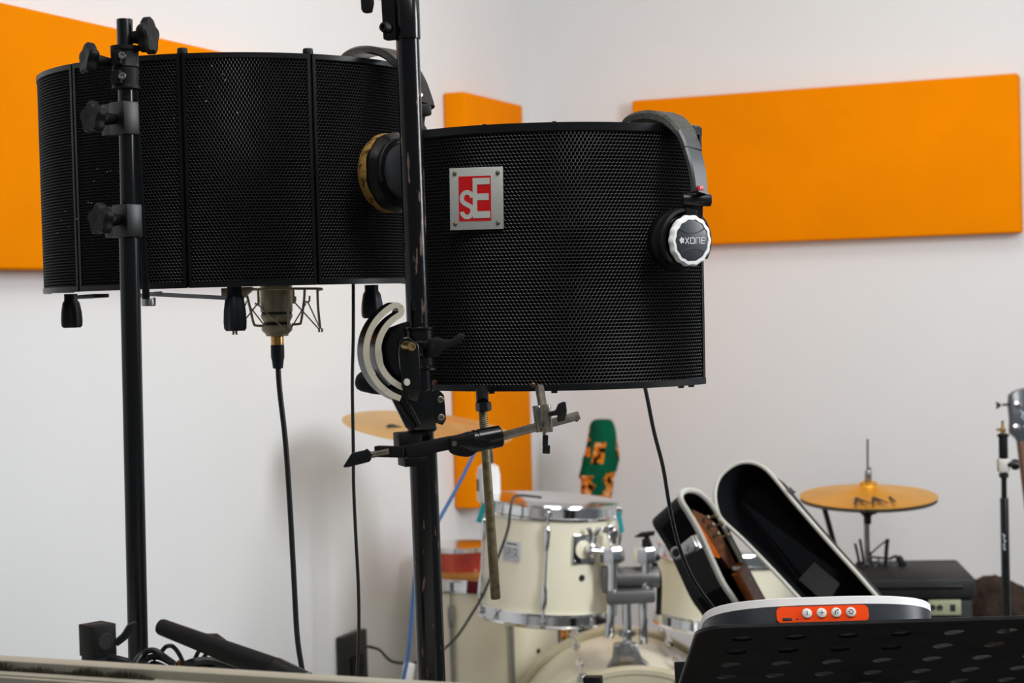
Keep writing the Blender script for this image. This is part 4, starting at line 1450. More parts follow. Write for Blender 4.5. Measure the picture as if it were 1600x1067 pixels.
# white dark-necked bottle-like shaker on the tom
Yb = 4.12
kb_ = Yb / F
bt = thing('bottle', 'white bottle with a dark neck standing behind the brass rod', 'bottle', P(764, 775, Yb))
zb_ = top1.z + .006
cB = P(764, 776, Yb)
hB_ = 1
Mx = FR((cB.x, cB.y, zb_ - .006), (.0, 0, 1))
hs = (P(764, 722, Yb).z - zb_)
part(bt, 'body', MB().lathe([(0, 0), (17 * kb_, 0), (18.5 * kb_, .004), (18.5 * kb_, hs * .72), (16 * kb_, hs * .95), (10 * kb_, hs * 1.02), (7 * kb_, hs * 1.05)], Mx, 32), M['white'])
part(bt, 'label_patch', MB().lathe([(18.7 * kb_, hs * .3), (18.8 * kb_, hs * .31), (18.8 * kb_, hs * .62), (18.7 * kb_, hs * .63)], Mx, 14, a0=rad(150), a1=rad(215)), M['ink'])
part(bt, 'neck', MB().lathe([(8.6 * kb_, hs * 1.02), (8.6 * kb_, hs * 1.25), (6.5 * kb_, hs * 1.5), (6.0 * kb_, hs * 1.85), (0, hs * 1.86)], Mx, 24), M['silverp'])

# microphone wire clipped on the tom, falling to the floor
cw = MB().tube(smooth([P(846, 777, 3.93), P(828, 775, 3.92), P(812, 774, 3.91), P(802, 778, 3.90), P(797, 800, 3.89), P(794, 825, 3.89), P(783, 858, 3.89), P(772, 885, 3.89), P(757, 925, 3.9), P(738, 958, 3.94), P(715, 993, 4.0), P(696, 1012, 4.05), P(678, 1026, 4.08)], 6), 2.1 * 3.9 / F, 8)
solo('drum_wire', cw, M['cable'], 'thin black wire looping over the tall tom and down left', 'cable', P(790, 830, 3.9))

# ------------------------------------------------------------------ things along the right wall
# printed cloth bag in the corner
YG = 5.2
kg = YG / F
prof = [(655, 930, 952), (657, 926, 956), (663, 922, 960), (675, 920, 963), (692, 917, 965), (705, 914, 967), (716, 910, 968), (724, 909, 966), (736, 906, 963), (744, 904, 960), (749, 907, 959), (760, 907, 958), (774, 907, 956), (788, 906, 954), (840, 900, 952), (920, 886, 950), (1010, 874, 952), (1200, 868, 960), (1368, 870, 966)]
pf_ = smooth([(y, a, b) for y, a, b in prof], 4)
vs, fs, pr_ = [], [], []
n = 72
for j, q in enumerate(pf_):
    y, xa, xb = q
    c = P((xa + xb) / 2, y, YG)
    c.z = max(c.z, 0.0)
    rx = (xb - xa) / 2 * kg
    for i in range(n):
        t = 2 * PI * i / n
        ry = min(rx, .05) * .8
        fold = 1 + .05 * math.sin(5 * t + y * .035) + .03 * math.sin(11 * t - y * .06)
        v = c + V((rx * math.cos(t) * (1 + .3 * (fold - 1)), -ry * math.sin(t) * fold, 0))
        vs.append(v)
        px = (xa + xb) / 2 + (xb - xa) / 2 * math.cos(t)
        pp = 0.0
        if math.sin(t) > -.1:
            w1 = 3 * math.sin(y * .3)
            if (abs(px - 935 - (y - 705) * -.15) < 9 and 688 < y < 722) or (y > 742 and px < 926 + w1) or (738 < y and px > 944 + w1) or (y > 771) or (px < 921 and 668 < y < 712) or (px > 962 and 682 < y < 714):
                pp = 1.0
            if y > 960 and abs((y * .02 + px * .05) % 2) < 1:
                pp = 0.0
        else:
            pp = 1.0 if math.sin(9 * t + y * .05) > .3 else 0.0
        pr_.append(pp)
m = len(pf_)
for j in range(m - 1):
    for i in range(n):
        k2 = (i + 1) % n
        fs.append([j * n + i, j * n + k2, (j + 1) * n + k2, (j + 1) * n + i])
fs.append(list(range(n)))
bagmb = MB().add(vs, fs)
bag = solo('cloth_bag', bagmb, M['cloth'], 'green cloth bag with orange animal print, upright behind the tall tom', 'bag', V((vs[0].x, YG, 0)))
at = bag.data.attributes.new('print', 'FLOAT', 'POINT')
at.data.foreach_set('value', pr_)


# guitar case
def dish(outl, ext, inset, mat_o, mat_i, root, name, rim_r, rim_mat=None, wall_t=.012):
    """open tray: outl rim points in order, ext vector from rim to back"""
    n = len(outl)
    c = sum(outl, V((0, 0, 0))) / n
    back = [p + ext + (c - p) * inset for p in outl]
    mbo = MB()
    mbo.add(outl + back, [[i, (i + 1) % n, n + (i + 1) % n, n + i] for i in range(n)] + [list(range(n, 2 * n))])
    sh = part(root, name, mbo, mat_o)
    inner = [p + (c - p).normalized() * wall_t * .5 + ext * .01 for p in outl]
    ib = [p + ext * .86 + (c - p) * (inset + .04) for p in outl]
    mbi = MB()
    mbi.add(inner + ib, [[i, (i + 1) % n, n + (i + 1) % n, n + i] for i in range(n)] + [list(range(n, 2 * n))])
    part(root, 'plush_lining', mbi, mat_i, sh)
    rm = MB().tube(outl, rim_r, 8, closed=True)
    part(root, 'binding', rm, rim_mat or M['bind'], sh, label='off-white edge binding')
    return sh


def closed(pts, n=5):
    pts = [V(p) for p in pts]
    k = len(pts)
    e = smooth(pts[-2:] + pts + pts[:2], n)
    return e[2 * n: (2 + k) * n]


gc = thing('guitar_case', 'open black guitar case with off-white edging, leaning behind the speaker', 'guitar case', P(1180, 900, 3.3))
YL = lambda x, y: 3.32 - (min(x, 1450) - 1240) * .0003 - (min(y, 1020) - 800) * .0007
lid = [P(x, y, YL(x, y)) for x, y in ((1129, 813), (1120, 795), (1117, 772), (1122, 750), (1134, 735), (1150, 725), (1166, 722), (1183, 725), (1199, 735), (1215, 753), (1236, 779), (1266, 814), (1302, 855), (1340, 897), (1372, 934), (1412, 978), (1560, 1142), (1700, 1300), (1950, 1590), (1990, 1680), (1930, 1730), (1840, 1700), (1600, 1350), (1440, 1155), (1285, 972), (1248, 934), (1205, 888), (1160, 842))]
lid_o = dish(closed(lid, 4), V((.035, .075, -.02)), .04, M['caseo'], M['casei'], gc, 'case_lid', .0038)
pk = [P(x, y, YL(x, y) + .055) for x, y in ((1272, 878), (1312, 912), (1292, 945), (1248, 905))]
bm_ = MB().add(pk + [p + V((0, .006, 0)) for p in pk], [[0, 1, 2, 3], [4, 5, 6, 7], [0, 1, 5, 4], [1, 2, 6, 5], [2, 3, 7, 6], [3, 0, 4, 7]])
part(gc, 'lid_pocket', bm_, M['blkg'], lid_o)
lt_ = MB().box(PF(1237, 766, YL(1237, 766) - .004, roll=-48), 12, 7, 8, 1.5)
part(gc, 'lid_latch', lt_, M['dchrome'], lid_o)
YBc = lambda x, y: 3.30 + (min(x, 1230) - 1100) * .0016 - (min(y, 1200) - 800) * .0004
bs0 = [P(x, y, YBc(x, y)) for x, y in ((1330, 1270), (1238, 1100), (1158, 955), (1130, 912), (1112, 874), (1093, 832), (1076, 802), (1065, 784), (1064, 772), (1074, 766), (1090, 769), (1105, 781), (1119, 800), (1135, 830), (1154, 866), (1180, 915), (1213, 975), (1280, 1100), (1480, 1460), (1570, 1620), (1545, 1645), (1500, 1580))]
exv = P(1013, 806, 3.36) - P(1066, 782, YBc(1066, 782))
base_o = dish(closed(bs0, 4), exv, .06, M['caseo'], M['casei'], gc, 'case_body', .0056)
hs_ = [P(x, y, 3.36) for x, y in ((1112, 808), (1124, 803), (1144, 826), (1136, 838))]
part(gc, 'hinge_cloth', MB().add(hs_ + [p + V((0, .012, 0)) for p in hs_], [[0, 1, 2, 3], [4, 5, 6, 7], [0, 1, 5, 4], [1, 2, 6, 5], [2, 3, 7, 6], [3, 0, 4, 7]]), M['casei'])
la = MB().box(PF(1077, 853, 3.265, yaw=-50, roll=32), 34, 20, 8, 2)
la.box(PF(1090, 848, 3.262, yaw=-50, roll=32), 12, 24, 12, 2)
part(gc, 'latch', la, M['dchrome'])
part(gc, 'latch_ring', MB().tube([P(1057 + 8 * math.cos(t), 864 + 8.5 * math.sin(t), 3.262) for t in np.linspace(0, 2 * PI, 20, endpoint=False)], .0028, 8, True), M['dchrome'])
part(gc, 'handle', MB().tube([P(1060, 872, 3.262), P(1080, 862, 3.256), P(1096, 852, 3.256)], .003, 8), M['dchrome'])



ag = thing('acoustic_guitar', 'orange-brown acoustic guitar whose headstock shows inside the open case', 'guitar', P(1120, 850, 3.36))
YA = lambda x, y: YBc(x, y) + .004


def slab(pts, th_, yf=YA, v=None):
    a = [P(x, y, yf(x, y)) for x, y in pts]
    b = [p + (v if v is not None else V((-.02, .03, -.002)) * th_) for p in a]
    n = len(a)
    return MB().add(a + b, [list(range(n)), list(range(n, 2 * n))] + [[i, (i + 1) % n, n + (i + 1) % n, n + i] for i in range(n)])


part(ag, 'headstock', slab([(1081, 796), (1097, 803), (1112, 812), (1128, 836), (1143, 866), (1152, 886), (1140, 888), (1126, 868), (1108, 838), (1092, 815)], .6), M['woodd'])
part(ag, 'headstock_back', slab([(1082, 799), (1093, 816), (1108, 840), (1126, 869), (1124, 872), (1112, 868), (1100, 842), (1086, 812)], .4, lambda x, y: YA(x, y) + .002), M['wood'])
nk = MB()
a0, a1 = P(1153, 888, YA(1150, 886)), P(1208, 990, YA(1208, 990))
nk.strap([a0, (a0 + a1) / 2, a1], V((.5, .85, 0)), .044, .018)
part(ag, 'neck', nk, M['neck'])
part(ag, 'nut', MB().bar(P(1147, 888, YA(1147, 888) - .006), P(1166, 887, YA(1160, 887) + .004), .010, .007, .001), M['bind'])
for i, (x, y) in enumerate(((1099, 811), (1107, 822), (1115, 836), (1111, 808), (1121, 820), (1131, 838))):
    p = P(x, y, YA(x, y) - .004)
    part(ag, 'tuner', MB().lathe([(.0025, -.004), (.0025, .006), (.0048, .007), (.0048, .011), (.0025, .013)], FR(p, (.8, -.3, .3)), 12), M['brass'])
for x, y in ((1164, 905), (1172, 925)):
    p = a0.lerp(a1, (y - 888) / 102)
    part(ag, 'fret_dot', MB().lathe([(.003, 0), (.003, .001), (0, .0012)], FR(p + V((.009, -.006, .002)) * 1.05, (.7, -.6, .2)), 10), M['bind'])

# ------------------------------------------------------------------ music desk and small speaker, right front
YD = 2.12
kd = YD / F
tilt = rad(25)
sd = V((0, math.cos(tilt), -math.sin(tilt)))
nd = V((0, math.sin(tilt), math.cos(tilt)))
xd = V((1, .012, 0)).normalized()
OD = P(1340, 972.5, YD)
Md = Matrix((xd, sd, nd)).transposed().to_4x4()
Md.translation = OD
dl = (P(1080, 1030, 2.24) - OD).dot(xd) - .004
md = thing('music_stand', 'black perforated music stand desk tilted before the open case', 'music stand', (OD.x + .07, OD.y + .14, 0))
pitch_ = 85.3 * kd
x0_ = (on_plane(1157, 1000, OD, nd) - OD).dot(xd)
nx_, ny_ = 8, 5
dm = MB()
rh = 16.8 * kd
left, right_, dep = dl, dl + .53, .36
xs = [left + .0] + [x0_ - pitch_ / 2 + i * pitch_ for i in range(nx_ + 1)]
if xs[1] < left:
    xs[1] = left + .001
rows = [.0 + .0] + [.056 - .0333 + .0666 * i for i in range(ny_ + 1)] + [dep]
th_ = .0016


def quadp(xa, xb, ya, yb):
    for z in (0, -th_):
        dm.add([(xa, ya, z), (xb, ya, z), (xb, yb, z), (xa, yb, z)], [[0, 1, 2, 3]], Md)


rc = .034
# top strip with rounded left corner
cor = [(left + rc - rc * math.sin(t), rc - rc * math.cos(t)) for t in np.linspace(0, PI / 2, 10)]
xe = xs[-1]
for z in (0, -th_):
    pts = [(xe, 0, z)] + [(x, y, z) for x, y in cor] + [(left, dep, z), (xs[1], dep, z), (xs[1], rows[1], z), (xe, rows[1], z)]
    dm.add(pts, [list(range(len(pts)))], Md)
for i in range(1, len(xs) - 1):
    for j in range(1, len(rows) - 2):
        xa, xb, ya, yb = xs[i], xs[i + 1], rows[j], rows[j + 1]
        cx, cy = (xa + xb) / 2, (ya + yb) / 2
        m = 24
        for z in (0, -th_):
            o_, c_ = [], []
            for q in range(m):
                t = 2 * PI * q / m + PI / 4
                dx, dy = math.cos(t), math.sin(t)
                s = 1 / max(abs(dx), abs(dy))
                o_.append((cx + dx * s * (xb - xa) / 2, cy + dy * s * (yb - ya) / 2, z))
                c_.append((cx + dx * rh, cy + dy * rh, z))
            dm.add(o_ + c_, [[q, (q + 1) % m, m + (q + 1) % m, m + q] for q in range(m)], Md)
        t_ = [(cx + rh * math.cos(2 * PI * q / m), cy + rh * math.sin(2 * PI * q / m)) for q in range(m)]
        dm.add([(x, y, 0) for x, y in t_] + [(x, y, -th_) for x, y in t_], [[q, (q + 1) % m, m + (q + 1) % m, m + q] for q in range(m)], Md)
quadp(xs[1], xe, rows[-2], dep)
part(md, 'perforated_desk', dm, M['desk'], recalc=False)
lip = MB()
edge = [Md @ V((xe, 0, 0))] + [Md @ V((x, y, 0)) for x, y in cor] + [Md @ V((left, dep, 0))]
lip.strap(edge, nd, .0046, .0024)
part(md, 'rolled_edge', lip, M['blk'])
low = MB().box(Md, right_ - left, .004, .05, .001, c=((left + right_) / 2, dep, .02))
part(md, 'page_ledge', low, M['desk'])
hub = Md @ V((.07, dep * .97, -.004))
part(md, 'post', MB().cyl(hub, V((hub.x, hub.y, .03)), .011, n=18), M['blk'])
for a in (30, 150, 270):
    part(md, 'leg', MB().tube([V((hub.x, hub.y, .25)), V((hub.x + .25 * math.cos(rad(a)), hub.y + .25 * math.sin(rad(a)), .006))], .008, 8), M['blk'])

spk = thing('portable_speaker', 'slate portable speaker with white rim and orange button strip on the music desk', 'speaker', Md @ V((-.05, .09, 0)))
xl_, xr_ = (P(1097, 965, 2.2) - OD).dot(xd), (P(1452, 958, 2.2) - OD).dot(xd)
cxs, hw, hd_ = (xl_ + xr_) / 2, (xr_ - xl_) / 2, .082
y0s = .006 + hd_


def oval(z, g=0.0, n=96, ex_=2.9):
    out = []
    for i in range(n):
        t = 2 * PI * i / n
        c, s = math.cos(t), math.sin(t)
        out.append((cxs + (hw + g) * math.copysign(abs(c) ** (2 / ex_), c), y0s + (hd_ + g) * math.copysign(abs(s) ** (2 / ex_), s), z))
    return out


def stack(levels):
    vs, fs = [], []
    n = 96
    for z, g in levels:
        vs += oval(z, g)
    for j in range(len(levels) - 1):
        fs += [[j * n + i, j * n + (i + 1) % n, (j + 1) * n + (i + 1) % n, (j + 1) * n + i] for i in range(n)]
    fs += [list(reversed(range(n))), [(len(levels) - 1) * n + i for i in range(n)]]
    return MB().add(vs, fs, Md)


HS = .0345
part(spk, 'body', stack([(.001, -.003), (.003, 0), (HS - .0105, 0), (HS - .0103, -.001)]), M['navy'])
part(spk, 'white_rim', stack([(HS - .0104, -.001), (HS - .0100, .0004), (HS - .0008, .0004), (HS, -.0006), (HS + .0002, -.004)]), M['white'])
part(spk, 'top_grille', stack([(HS - .001, -.012), (HS + .0008, -.013)]), M['foam'])
Of = Md @ V((0, .006, 0))
nf = -sd


def face_pt(px, py):
    p = on_plane(px, py, Of, nf) - Of
    return p.dot(xd), p.dot(nd)


fx0, fz0 = face_pt(1213, 962)
fx1, fz1 = face_pt(1357, 957)
fcx, fcz = (fx0 + fx1) / 2, .0128
Mf = Matrix((xd, nd, nf)).transposed().to_4x4()
Mf.translation = Of + xd * fcx + nd * fcz
hwf, hhf, rf = (fx1 - fx0) / 2, .0100, .0065
rr = []
for cxx, cyy, a0_ in ((hwf - rf, hhf - rf, 0), (-hwf + rf, hhf - rf, 90), (-hwf + rf, -hhf + rf, 180), (hwf - rf, -hhf + rf, 270)):
    rr += [(cxx + rf * math.cos(rad(a0_ + t)), cyy + rf * math.sin(rad(a0_ + t))) for t in np.linspace(0, 90, 8)]
cpn = part(spk, 'control_strip', MB().prism(rr, Mf, -.006, .0012), M['orangep'], label='bright orange control strip')
kf_ = 2.12 / F
for i, bxp in enumerate((1260, 1283, 1306, 1329)):
    bx_, bz_ = face_pt(bxp, 957)
    Mbt = Mf @ Matrix.Translation((bx_ - fcx, .0012, .0012))
    rB = 8.0 * kf_
    part(spk, 'button', MB().lathe([(rB, 0), (rB, .0012), (rB * .93, .0022), (rB * .6, .0030), (0, .0033)], Mbt, 28), M['btn'], cpn)
    sy_ = MB()
    Ms_ = Mbt @ Matrix.Translation((0, 0, .0031)) @ Matrix.Scale(kf_, 4)
    if i == 0:
        sy_.box(Ms_, 1.2, 7, .5)
    elif i == 1:
        sy_.box(Ms_, 1.1, 7, .5)
        sy_.box(Ms_, 7, 1.1, .5)
    elif i == 2:
        sy_.ribbon([(3.6, 3.4), (1, 3.2), (-1.8, .6), (-2.6, -2), (-2.2, -3.6)], 1.5, Ms_, -.3, .3)
        sy_.ribbon([(2.8, .6), (1.6, -1.2), (.2, -2.6)], .8, Ms_, -.3, .3)
    else:
        sy_.ribbon([(3.3 * math.cos(t), 3.3 * math.sin(t)) for t in np.linspace(rad(-150), rad(150), 18)], 1.1, Ms_, -.3, .3)
        sy_.box(Ms_, 3.4, 1.0, .5, c=(-3.0, 0, 0))
    part(spk, 'button_symbol', sy_, M['ink'], cpn)
ux, uz = face_pt(1229.5, 965)
part(spk, 'charging_port', MB().box(Mf @ Matrix.Translation((ux - fcx, -.0052, .0012)), 15 * kf_, 5 * kf_, .0008, .0003), M['ink'], cpn)
ux, uz = face_pt(1245, 965)
part(spk, 'indicator', MB().lathe([(1.6 * kf_, 0), (1.4 * kf_, .0006), (0, .0007)], Mf @ Matrix.Translation((ux - fcx, -.0052, .0012)), 12), M['silverp'], cpn)

# ------------------------------------------------------------------ right edge
YE = 3.75
ke = YE / F
ms = thing('microphone_stand', 'thin black microphone stand with a white clutch at the right edge', 'stand', V((P(1569, 860, YE).x, YE, 0)))
pe = lambda x, y, d=0: P(x, y, YE + d)
low_ = pe(1569.5, 870)
part(ms, 'lower_tube', MB().cyl(pe(1569, 778), V((low_.x + .0, YE, .04)), 6.6 * ke, n=20, b=.001), M['pole'])
part(ms, 'upper_tube', MB().cyl(pe(1568.5, 742), pe(1569, 782), 4.3 * ke, n=18), M['pole'])
part(ms, 'clutch_ring', MB().lathe([(5 * ke, 0), (7.5 * ke, 2 * ke), (7.5 * ke, 7 * ke), (4 * ke, 9 * ke)], FR(pe(1568.5, 747), (0, 0, 1)), 20), M['blk'])
part(ms, 'grip', MB().lathe([(6.5 * ke, 0), (7 * ke, 1 * ke), (7 * ke, 34 * ke), (9.5 * ke, 36 * ke), (9.5 * ke, 38 * ke), (6 * ke, 40 * ke)], FR(pe(1568, 717), (0, 0, 1)), 22), M['blkm'])
part(ms, 'white_clutch', MB().box(PF(1567.5, 727, YE), 18, 23, 16, 4), M['bind'], label='white clutch block')
part(ms, 'clutch_knob', MB().lathe([(4 * ke, 0), (4 * ke, 5 * ke), (8 * ke, 8 * ke), (8.5 * ke, 14 * ke), (6 * ke, 18 * ke)], FR(pe(1574, 726, -.006), (1, -.35, 0)), 18, 5, .08), M['blk'])
tp = MB().cyl(pe(1567, 680), pe(1566.5, 668), 4 * ke, n=14)
tp.cyl(pe(1566.5, 668), pe(1566.5, 657), 2.2 * ke, n=12)
part(ms, 'thread_tip', tp, M['bronze_bolt'])
part(ms, 'copper_washer', MB().lathe([(4 * ke, 0), (7.5 * ke, 0), (7.5 * ke, 3 * ke), (4 * ke, 3 * ke)], FR(pe(1564, 673), (.1, -.1, 1)), 18), M['bronze_bolt'])
tr = MB()
for i, (dx, dy, hh_) in enumerate(((0, 0, 8), (1, -9, 6), (-.5, -16, 5), (0, -22, 4))):
    tr.ribbon([(dx - 2, dy), (dx + 1.5, dy - hh_ * .4), (dx - 1, dy - hh_ * .9)], 1.6, PF(1568.5, 834, YE - 6.9 * ke), -.4, .3)
part(ms, 'tube_print', tr, M['sticker'])
for a in (20, 140, 260):
    part(ms, 'leg', MB().tube([V((low_.x, YE, .22)), V((low_.x + .28 * math.cos(rad(a)), YE + .28 * math.sin(rad(a)), .008))], .008, 8), M['pole'])

YN = 4.3
kn2 = YN / F
bg = thing('bass_guitar', 'dark slate bass headstock with chrome tuners at the right edge', 'guitar', V((P(1615, 900, YN).x, YN, 0)))
Mn = PF(1596, 655, YN, yaw=10, roll=-4)
part(bg, 'headstock', MB().prism([(-20, 38), (-12, 44), (4, 49), (14, 49), (18, 40), (24, 0), (26, -40), (12, -52), (2, -46), (-8, -30), (-18, -22), (-18, 0), (-21, 24)], Mn, -8, 4, 1), M['slate'])
nk = MB()
n0, n1 = P(1607, 688, YN), P(1682, 1300, YN - .08)
nk.strap([n0, n0.lerp(n1, .5), n1], V((1, 0, 0)), .056, .022)
part(bg, 'neck', nk, M['woodd'])
part(bg, 'body', MB().prism([(-50, 60), (-90, 90), (-110, 50), (-80, 0), (-110, -60), (-80, -130), (0, -150), (80, -130), (110, -60), (80, 0), (100, 60), (60, 70), (0, 40)], PF(1690, 1330, YN - .09), -14, 14, 3), M['slate'])
for x, y in ((1590, 632), (1588, 668)):
    tn = MB().lathe([(6.5 * kn2, 0), (6.5 * kn2, 2 * kn2), (5 * kn2, 3 * kn2), (3 * kn2, 3 * kn2), (3 * kn2, 9 * kn2), (2 * kn2, 10 * kn2)], FR(P(x, y, YN - .007), (.15, -1, .1)), 20)
    part(bg, 'tuner_post', tn, M['chrome'])
tk = MB().cyl(P(1577, 632, YN), P(1566, 632.5, YN), 1.8 * kn2, n=10)
tk.prism([(-4, 6), (-1, 4), (3, 1), (3, -1), (-1, -4), (-4, -6), (-5, -3), (-3, 0), (-5, 3)], PF(1561, 633, YN), -2.5, 2.5, 1)
part(bg, 'tuning_key', tk, M['blkm'])
sw = MB().ribbon([(2, 10), (-4, 2), (2, -2), (6, -8), (0, -14)], 2.2, Mn @ Matrix.Translation((2, 2, 4)), -.3, .4)
sw.ribbon([(-6, 12), (0, 6), (6, 8)], 1.8, Mn @ Matrix.Translation((2, 2, 4)), -.3, .4)
part(bg, 'headstock_script', sw, M['sticker'])

# amplifier, fur heap, folded wire mount
YP_ = 4.0
kp = YP_ / F
am = thing('amplifier', 'black boxy amplifier with a pale socket panel behind the speaker', 'amplifier', V((P(1440, 1000, YP_).x, YP_, 0)))
tpz = P(1450, 903, YP_).z
xa_, xb_ = P(1368, 903, YP_).x, P(1529, 907, YP_).x
Mam = Matrix.Translation(V(((xa_ + xb_) / 2, YP_ + .14, 0))) @ Matrix.Rotation(rad(-6), 4, 'Z')
W_ = xb_ - xa_
part(am, 'cabinet', MB().box(Mam, W_, .26, tpz - .05, .008, c=(0, 0, (tpz - .05) / 2)), M['amp'])
part(am, 'lid', MB().box(Mam, W_ + .012, .28, .048, .008, c=(0, 0, tpz - .024)), M['amp'])
part(am, 'lid_strip', MB().box(Mam, W_ * .8, .006, .006, .001, c=(0, -.142, tpz - .02)), M['blk'])
Mpp = PF(1478, 949, YP_ - .0, yaw=-6)
pn = part(am, 'socket_panel', MB().box(Mam, 50 * kp, .01, 24 * kp, .002, c=(.012 + (P(1478, 949, YP_).x - (xa_ + xb_) / 2), -.133, P(1478, 949, YP_).z)), M['pale'], label='pale green-grey socket panel')
for x in (1459, 1470, 1490):
    c_ = Mam @ V((.012 + P(x, 949, YP_).x - (xa_ + xb_) / 2, -.138, P(x, 949, YP_).z))
    if x == 1490:
        part(am, 'socket', MB().box(FR(c_, (0, -1, 0), (1, 0, 0)), 8 * kp, 11 * kp, .003, .0005), M['ink'], pn)
    else:
        part(am, 'socket', MB().lathe([(4.6 * kp, -.001), (4.6 * kp, .002), (3.6 * kp, .003), (0, .001)], FR(c_, (0, -1, 0)), 16), M['ink'], pn)

import mathutils.noise as mn
YZ = 4.62
kz = YZ / F
bm = bmesh.new()
bmesh.ops.create_icosphere(bm, subdivisions=6, radius=1)
cz = P(1588, 965, YZ)
hz = P(1540, 902, YZ).z
for v in bm.verts:
    d = v.co.copy()
    nn = mn.noise(d * 3.0) * .10 + mn.noise(d * 11) * .07 + mn.noise(d * 30) * .06 + random.uniform(-.012, .012)
    s = 1 + nn
    zc = hz * .5
    v.co = V((cz.x + d.x * .175 * s, YZ + d.y * .10 * s, max(0.002, zc + d.z * zc * (1 + nn * .3))))
    if v.co.z > zc:
        v.co.x -= (max(0, d.z)) ** 3 * .075
fz_ = MB()
fz_._bm(bm)
solo('fur_heap', fz_, M['fuzz'], 'dark brown furry heap beside the amplifier and thin stand', 'fur', V((cz.x, YZ, 0)))

YX = 4.2
kx = YX / F
wm = thing('shock_mount', 'folded black wire microphone cradle standing on the amplifier', 'shock mount', P(1370, 895, YX))
qx = lambda x, y, d=0: P(x, y, YX + d)
wf = MB()
for pts, r in (([(1336, 849), (1340, 866), (1346, 897)], 2.2), ([(1343.5, 842), (1347, 862), (1352, 897)], 2.2), ([(1362, 864), (1374, 853), (1387, 843)], 1.4), ([(1387, 842), (1385, 860), (1383, 898)], 3.2),
               ([(1358, 870), (1372, 871), (1392, 873)], 2.0), ([(1360, 880), (1372, 878), (1384, 884)], 1.8), ([(1360, 862), (1362, 880), (1366, 898)], 1.8), ([(1372, 870), (1374, 885), (1378, 898)], 1.6),
               ([(1390, 873), (1400, 869), (1405, 872), (1410, 880)], 2.4), ([(1340, 886), (1352, 880), (1364, 890), (1390, 897)], 2.6), ([(1390, 880), (1394, 888), (1402, 890), (1408, 886)], .8)):
    wf.tube(smooth([qx(x, y) for x, y in pts], 4), r * kx, 8)
part(wm, 'wire_frame', wf, M['blk'])
part(wm, 'clip', MB().box(PF(1409, 879, YX, roll=-62), 22, 10, 12, 2), M['blkm'])
part(wm, 'clamp_body', MB().box(PF(1346, 889, YX, roll=12), 17, 18, 16, 3).box(PF(1374, 896, YX), 34, 12, 20, 3), M['blkm'])
bo = MB().tube([P(1287, 790, 4.45), P(1294, 815, 4.45), P(1304, 852, 4.45), P(1330, 960, 4.45)], 4.4 * 4.45 / F, 10)
solo('microphone_boom', bo, M['blk'], 'thin black boom arm slanting down under the hi-hat', 'stand arm', P(1296, 820, 4.45))



# ------------------------------------------------------------------ left wall socket and low wires
pw = CO + nL * .02
s0_, s1_ = (on_plane(536, 1030, CO + nL * .02, nL) - CO).dot(dL), (on_plane(573, 1030, CO + nL * .02, nL) - CO).dot(dL)
z1_ = on_plane(560, 986, CO + nL * .02, nL).z
sm_ = (s0_ + s1_) / 2
Mwp = Matrix((dL, nL, V((0, 0, 1)))).transposed().to_4x4()
cwp = CO + dL * sm_ + nL * .002
Mwp.translation = V((cwp.x, cwp.y, z1_ - .07))
wp = thing('wall_socket', 'black wall box low on the wall, behind the straight hanging cable', 'wall socket', Mwp.translation)
part(wp, 'face_plate', MB().box(Mwp, abs(s1_ - s0_), .022, .14, .004, c=(0, .011, 0)), M['blk'])
part(wp, 'socket', MB().box(Mwp, abs(s1_ - s0_) * .5, .006, .05, .002, c=(0, .024, -.01)), M['blkm'])
yw = cwp.y
cw = MB().tube(smooth([P(570, 1009, yw - .06), P(584, 1012, yw - .05), P(594, 1016, yw), P(602, 1025, yw + .05), P(612, 1033, yw + .1), P(630, 1036, yw + .15), P(655, 1034, yw + .15), P(680, 1026, yw + .1)], 5), 2.3 * yw / F, 8)
solo('wall_lead', cw, M['cable'], 'short black lead running from the wall box toward the drums', 'cable', P(600, 1024, yw))
cw = MB().tube(smooth([P(752, 690, 3.7), P(742, 706, 3.68), P(716, 758, 3.66), P(686, 812, 3.64), P(662, 852, 3.62), P(650, 888, 3.62), P(645, 940, 3.62), P(641, 990, 3.62), P(637, 1028, 3.62), P(629, 1070, 3.62), P(624, 1130, 3.62)], 6), 3.0 * 3.65 / F, 8)
solo('blue_cable', cw, M['cableb'], 'blue cable slanting down behind the worn pole', 'cable', P(700, 790, 3.65))
wl_ = thing('snare_stand', 'white-sleeved stand tube low beside the worn pole', 'stand', V((P(641, 1050, 4.05).x, 4.05, 0)))
part(wl_, 'sleeve', MB().cyl(P(640, 1036, 4.05), P(634, 1075, 4.05), 9 * 4.05 / F, n=18, b=.002), M['white'])
l0 = P(634, 1070, 4.05)
part(wl_, 'rod', MB().cyl(l0, V((l0.x - .02, 4.05, 0)), .006, n=12), M['dchrome'])

# ------------------------------------------------------------------ things on the inner ledge, lower left
YI = 1.80
ki = YI / F
zl = zs - .12
cbk = thing('clamp_block', 'black square clamp block with lever, on the ledge beside the slim pole', 'clamp', V((P(153, 1010, YI).x, YI, zl)))
Mc = PF(153, 1010, YI + .02, yaw=45, roll=-1.6)
bb_ = MB().box(Mc, 42, 50, 42, 1.5, c=(0, 11, 0))
bb_.box(Mc, 38, 80, 38, 1.5, c=(0, -48, 0))
part(cbk, 'block', bb_, M['blkm'])
part(cbk, 'bore', MB().lathe([(15.5, -1), (15.5, .6), (13.5, .9), (13.5, .2), (0, .2)], Mc @ Matrix.Translation((0, 36, 0)) @ Matrix.Rotation(-PI / 2, 4, 'X'), 28), M['ink'])
part(cbk, 'side_bore', MB().lathe([(13.5, -1), (13.5, .4), (12, .8), (12, .2), (0, .2)], Mc @ Matrix.Translation((1, 10, 21)), 28), M['ink'])
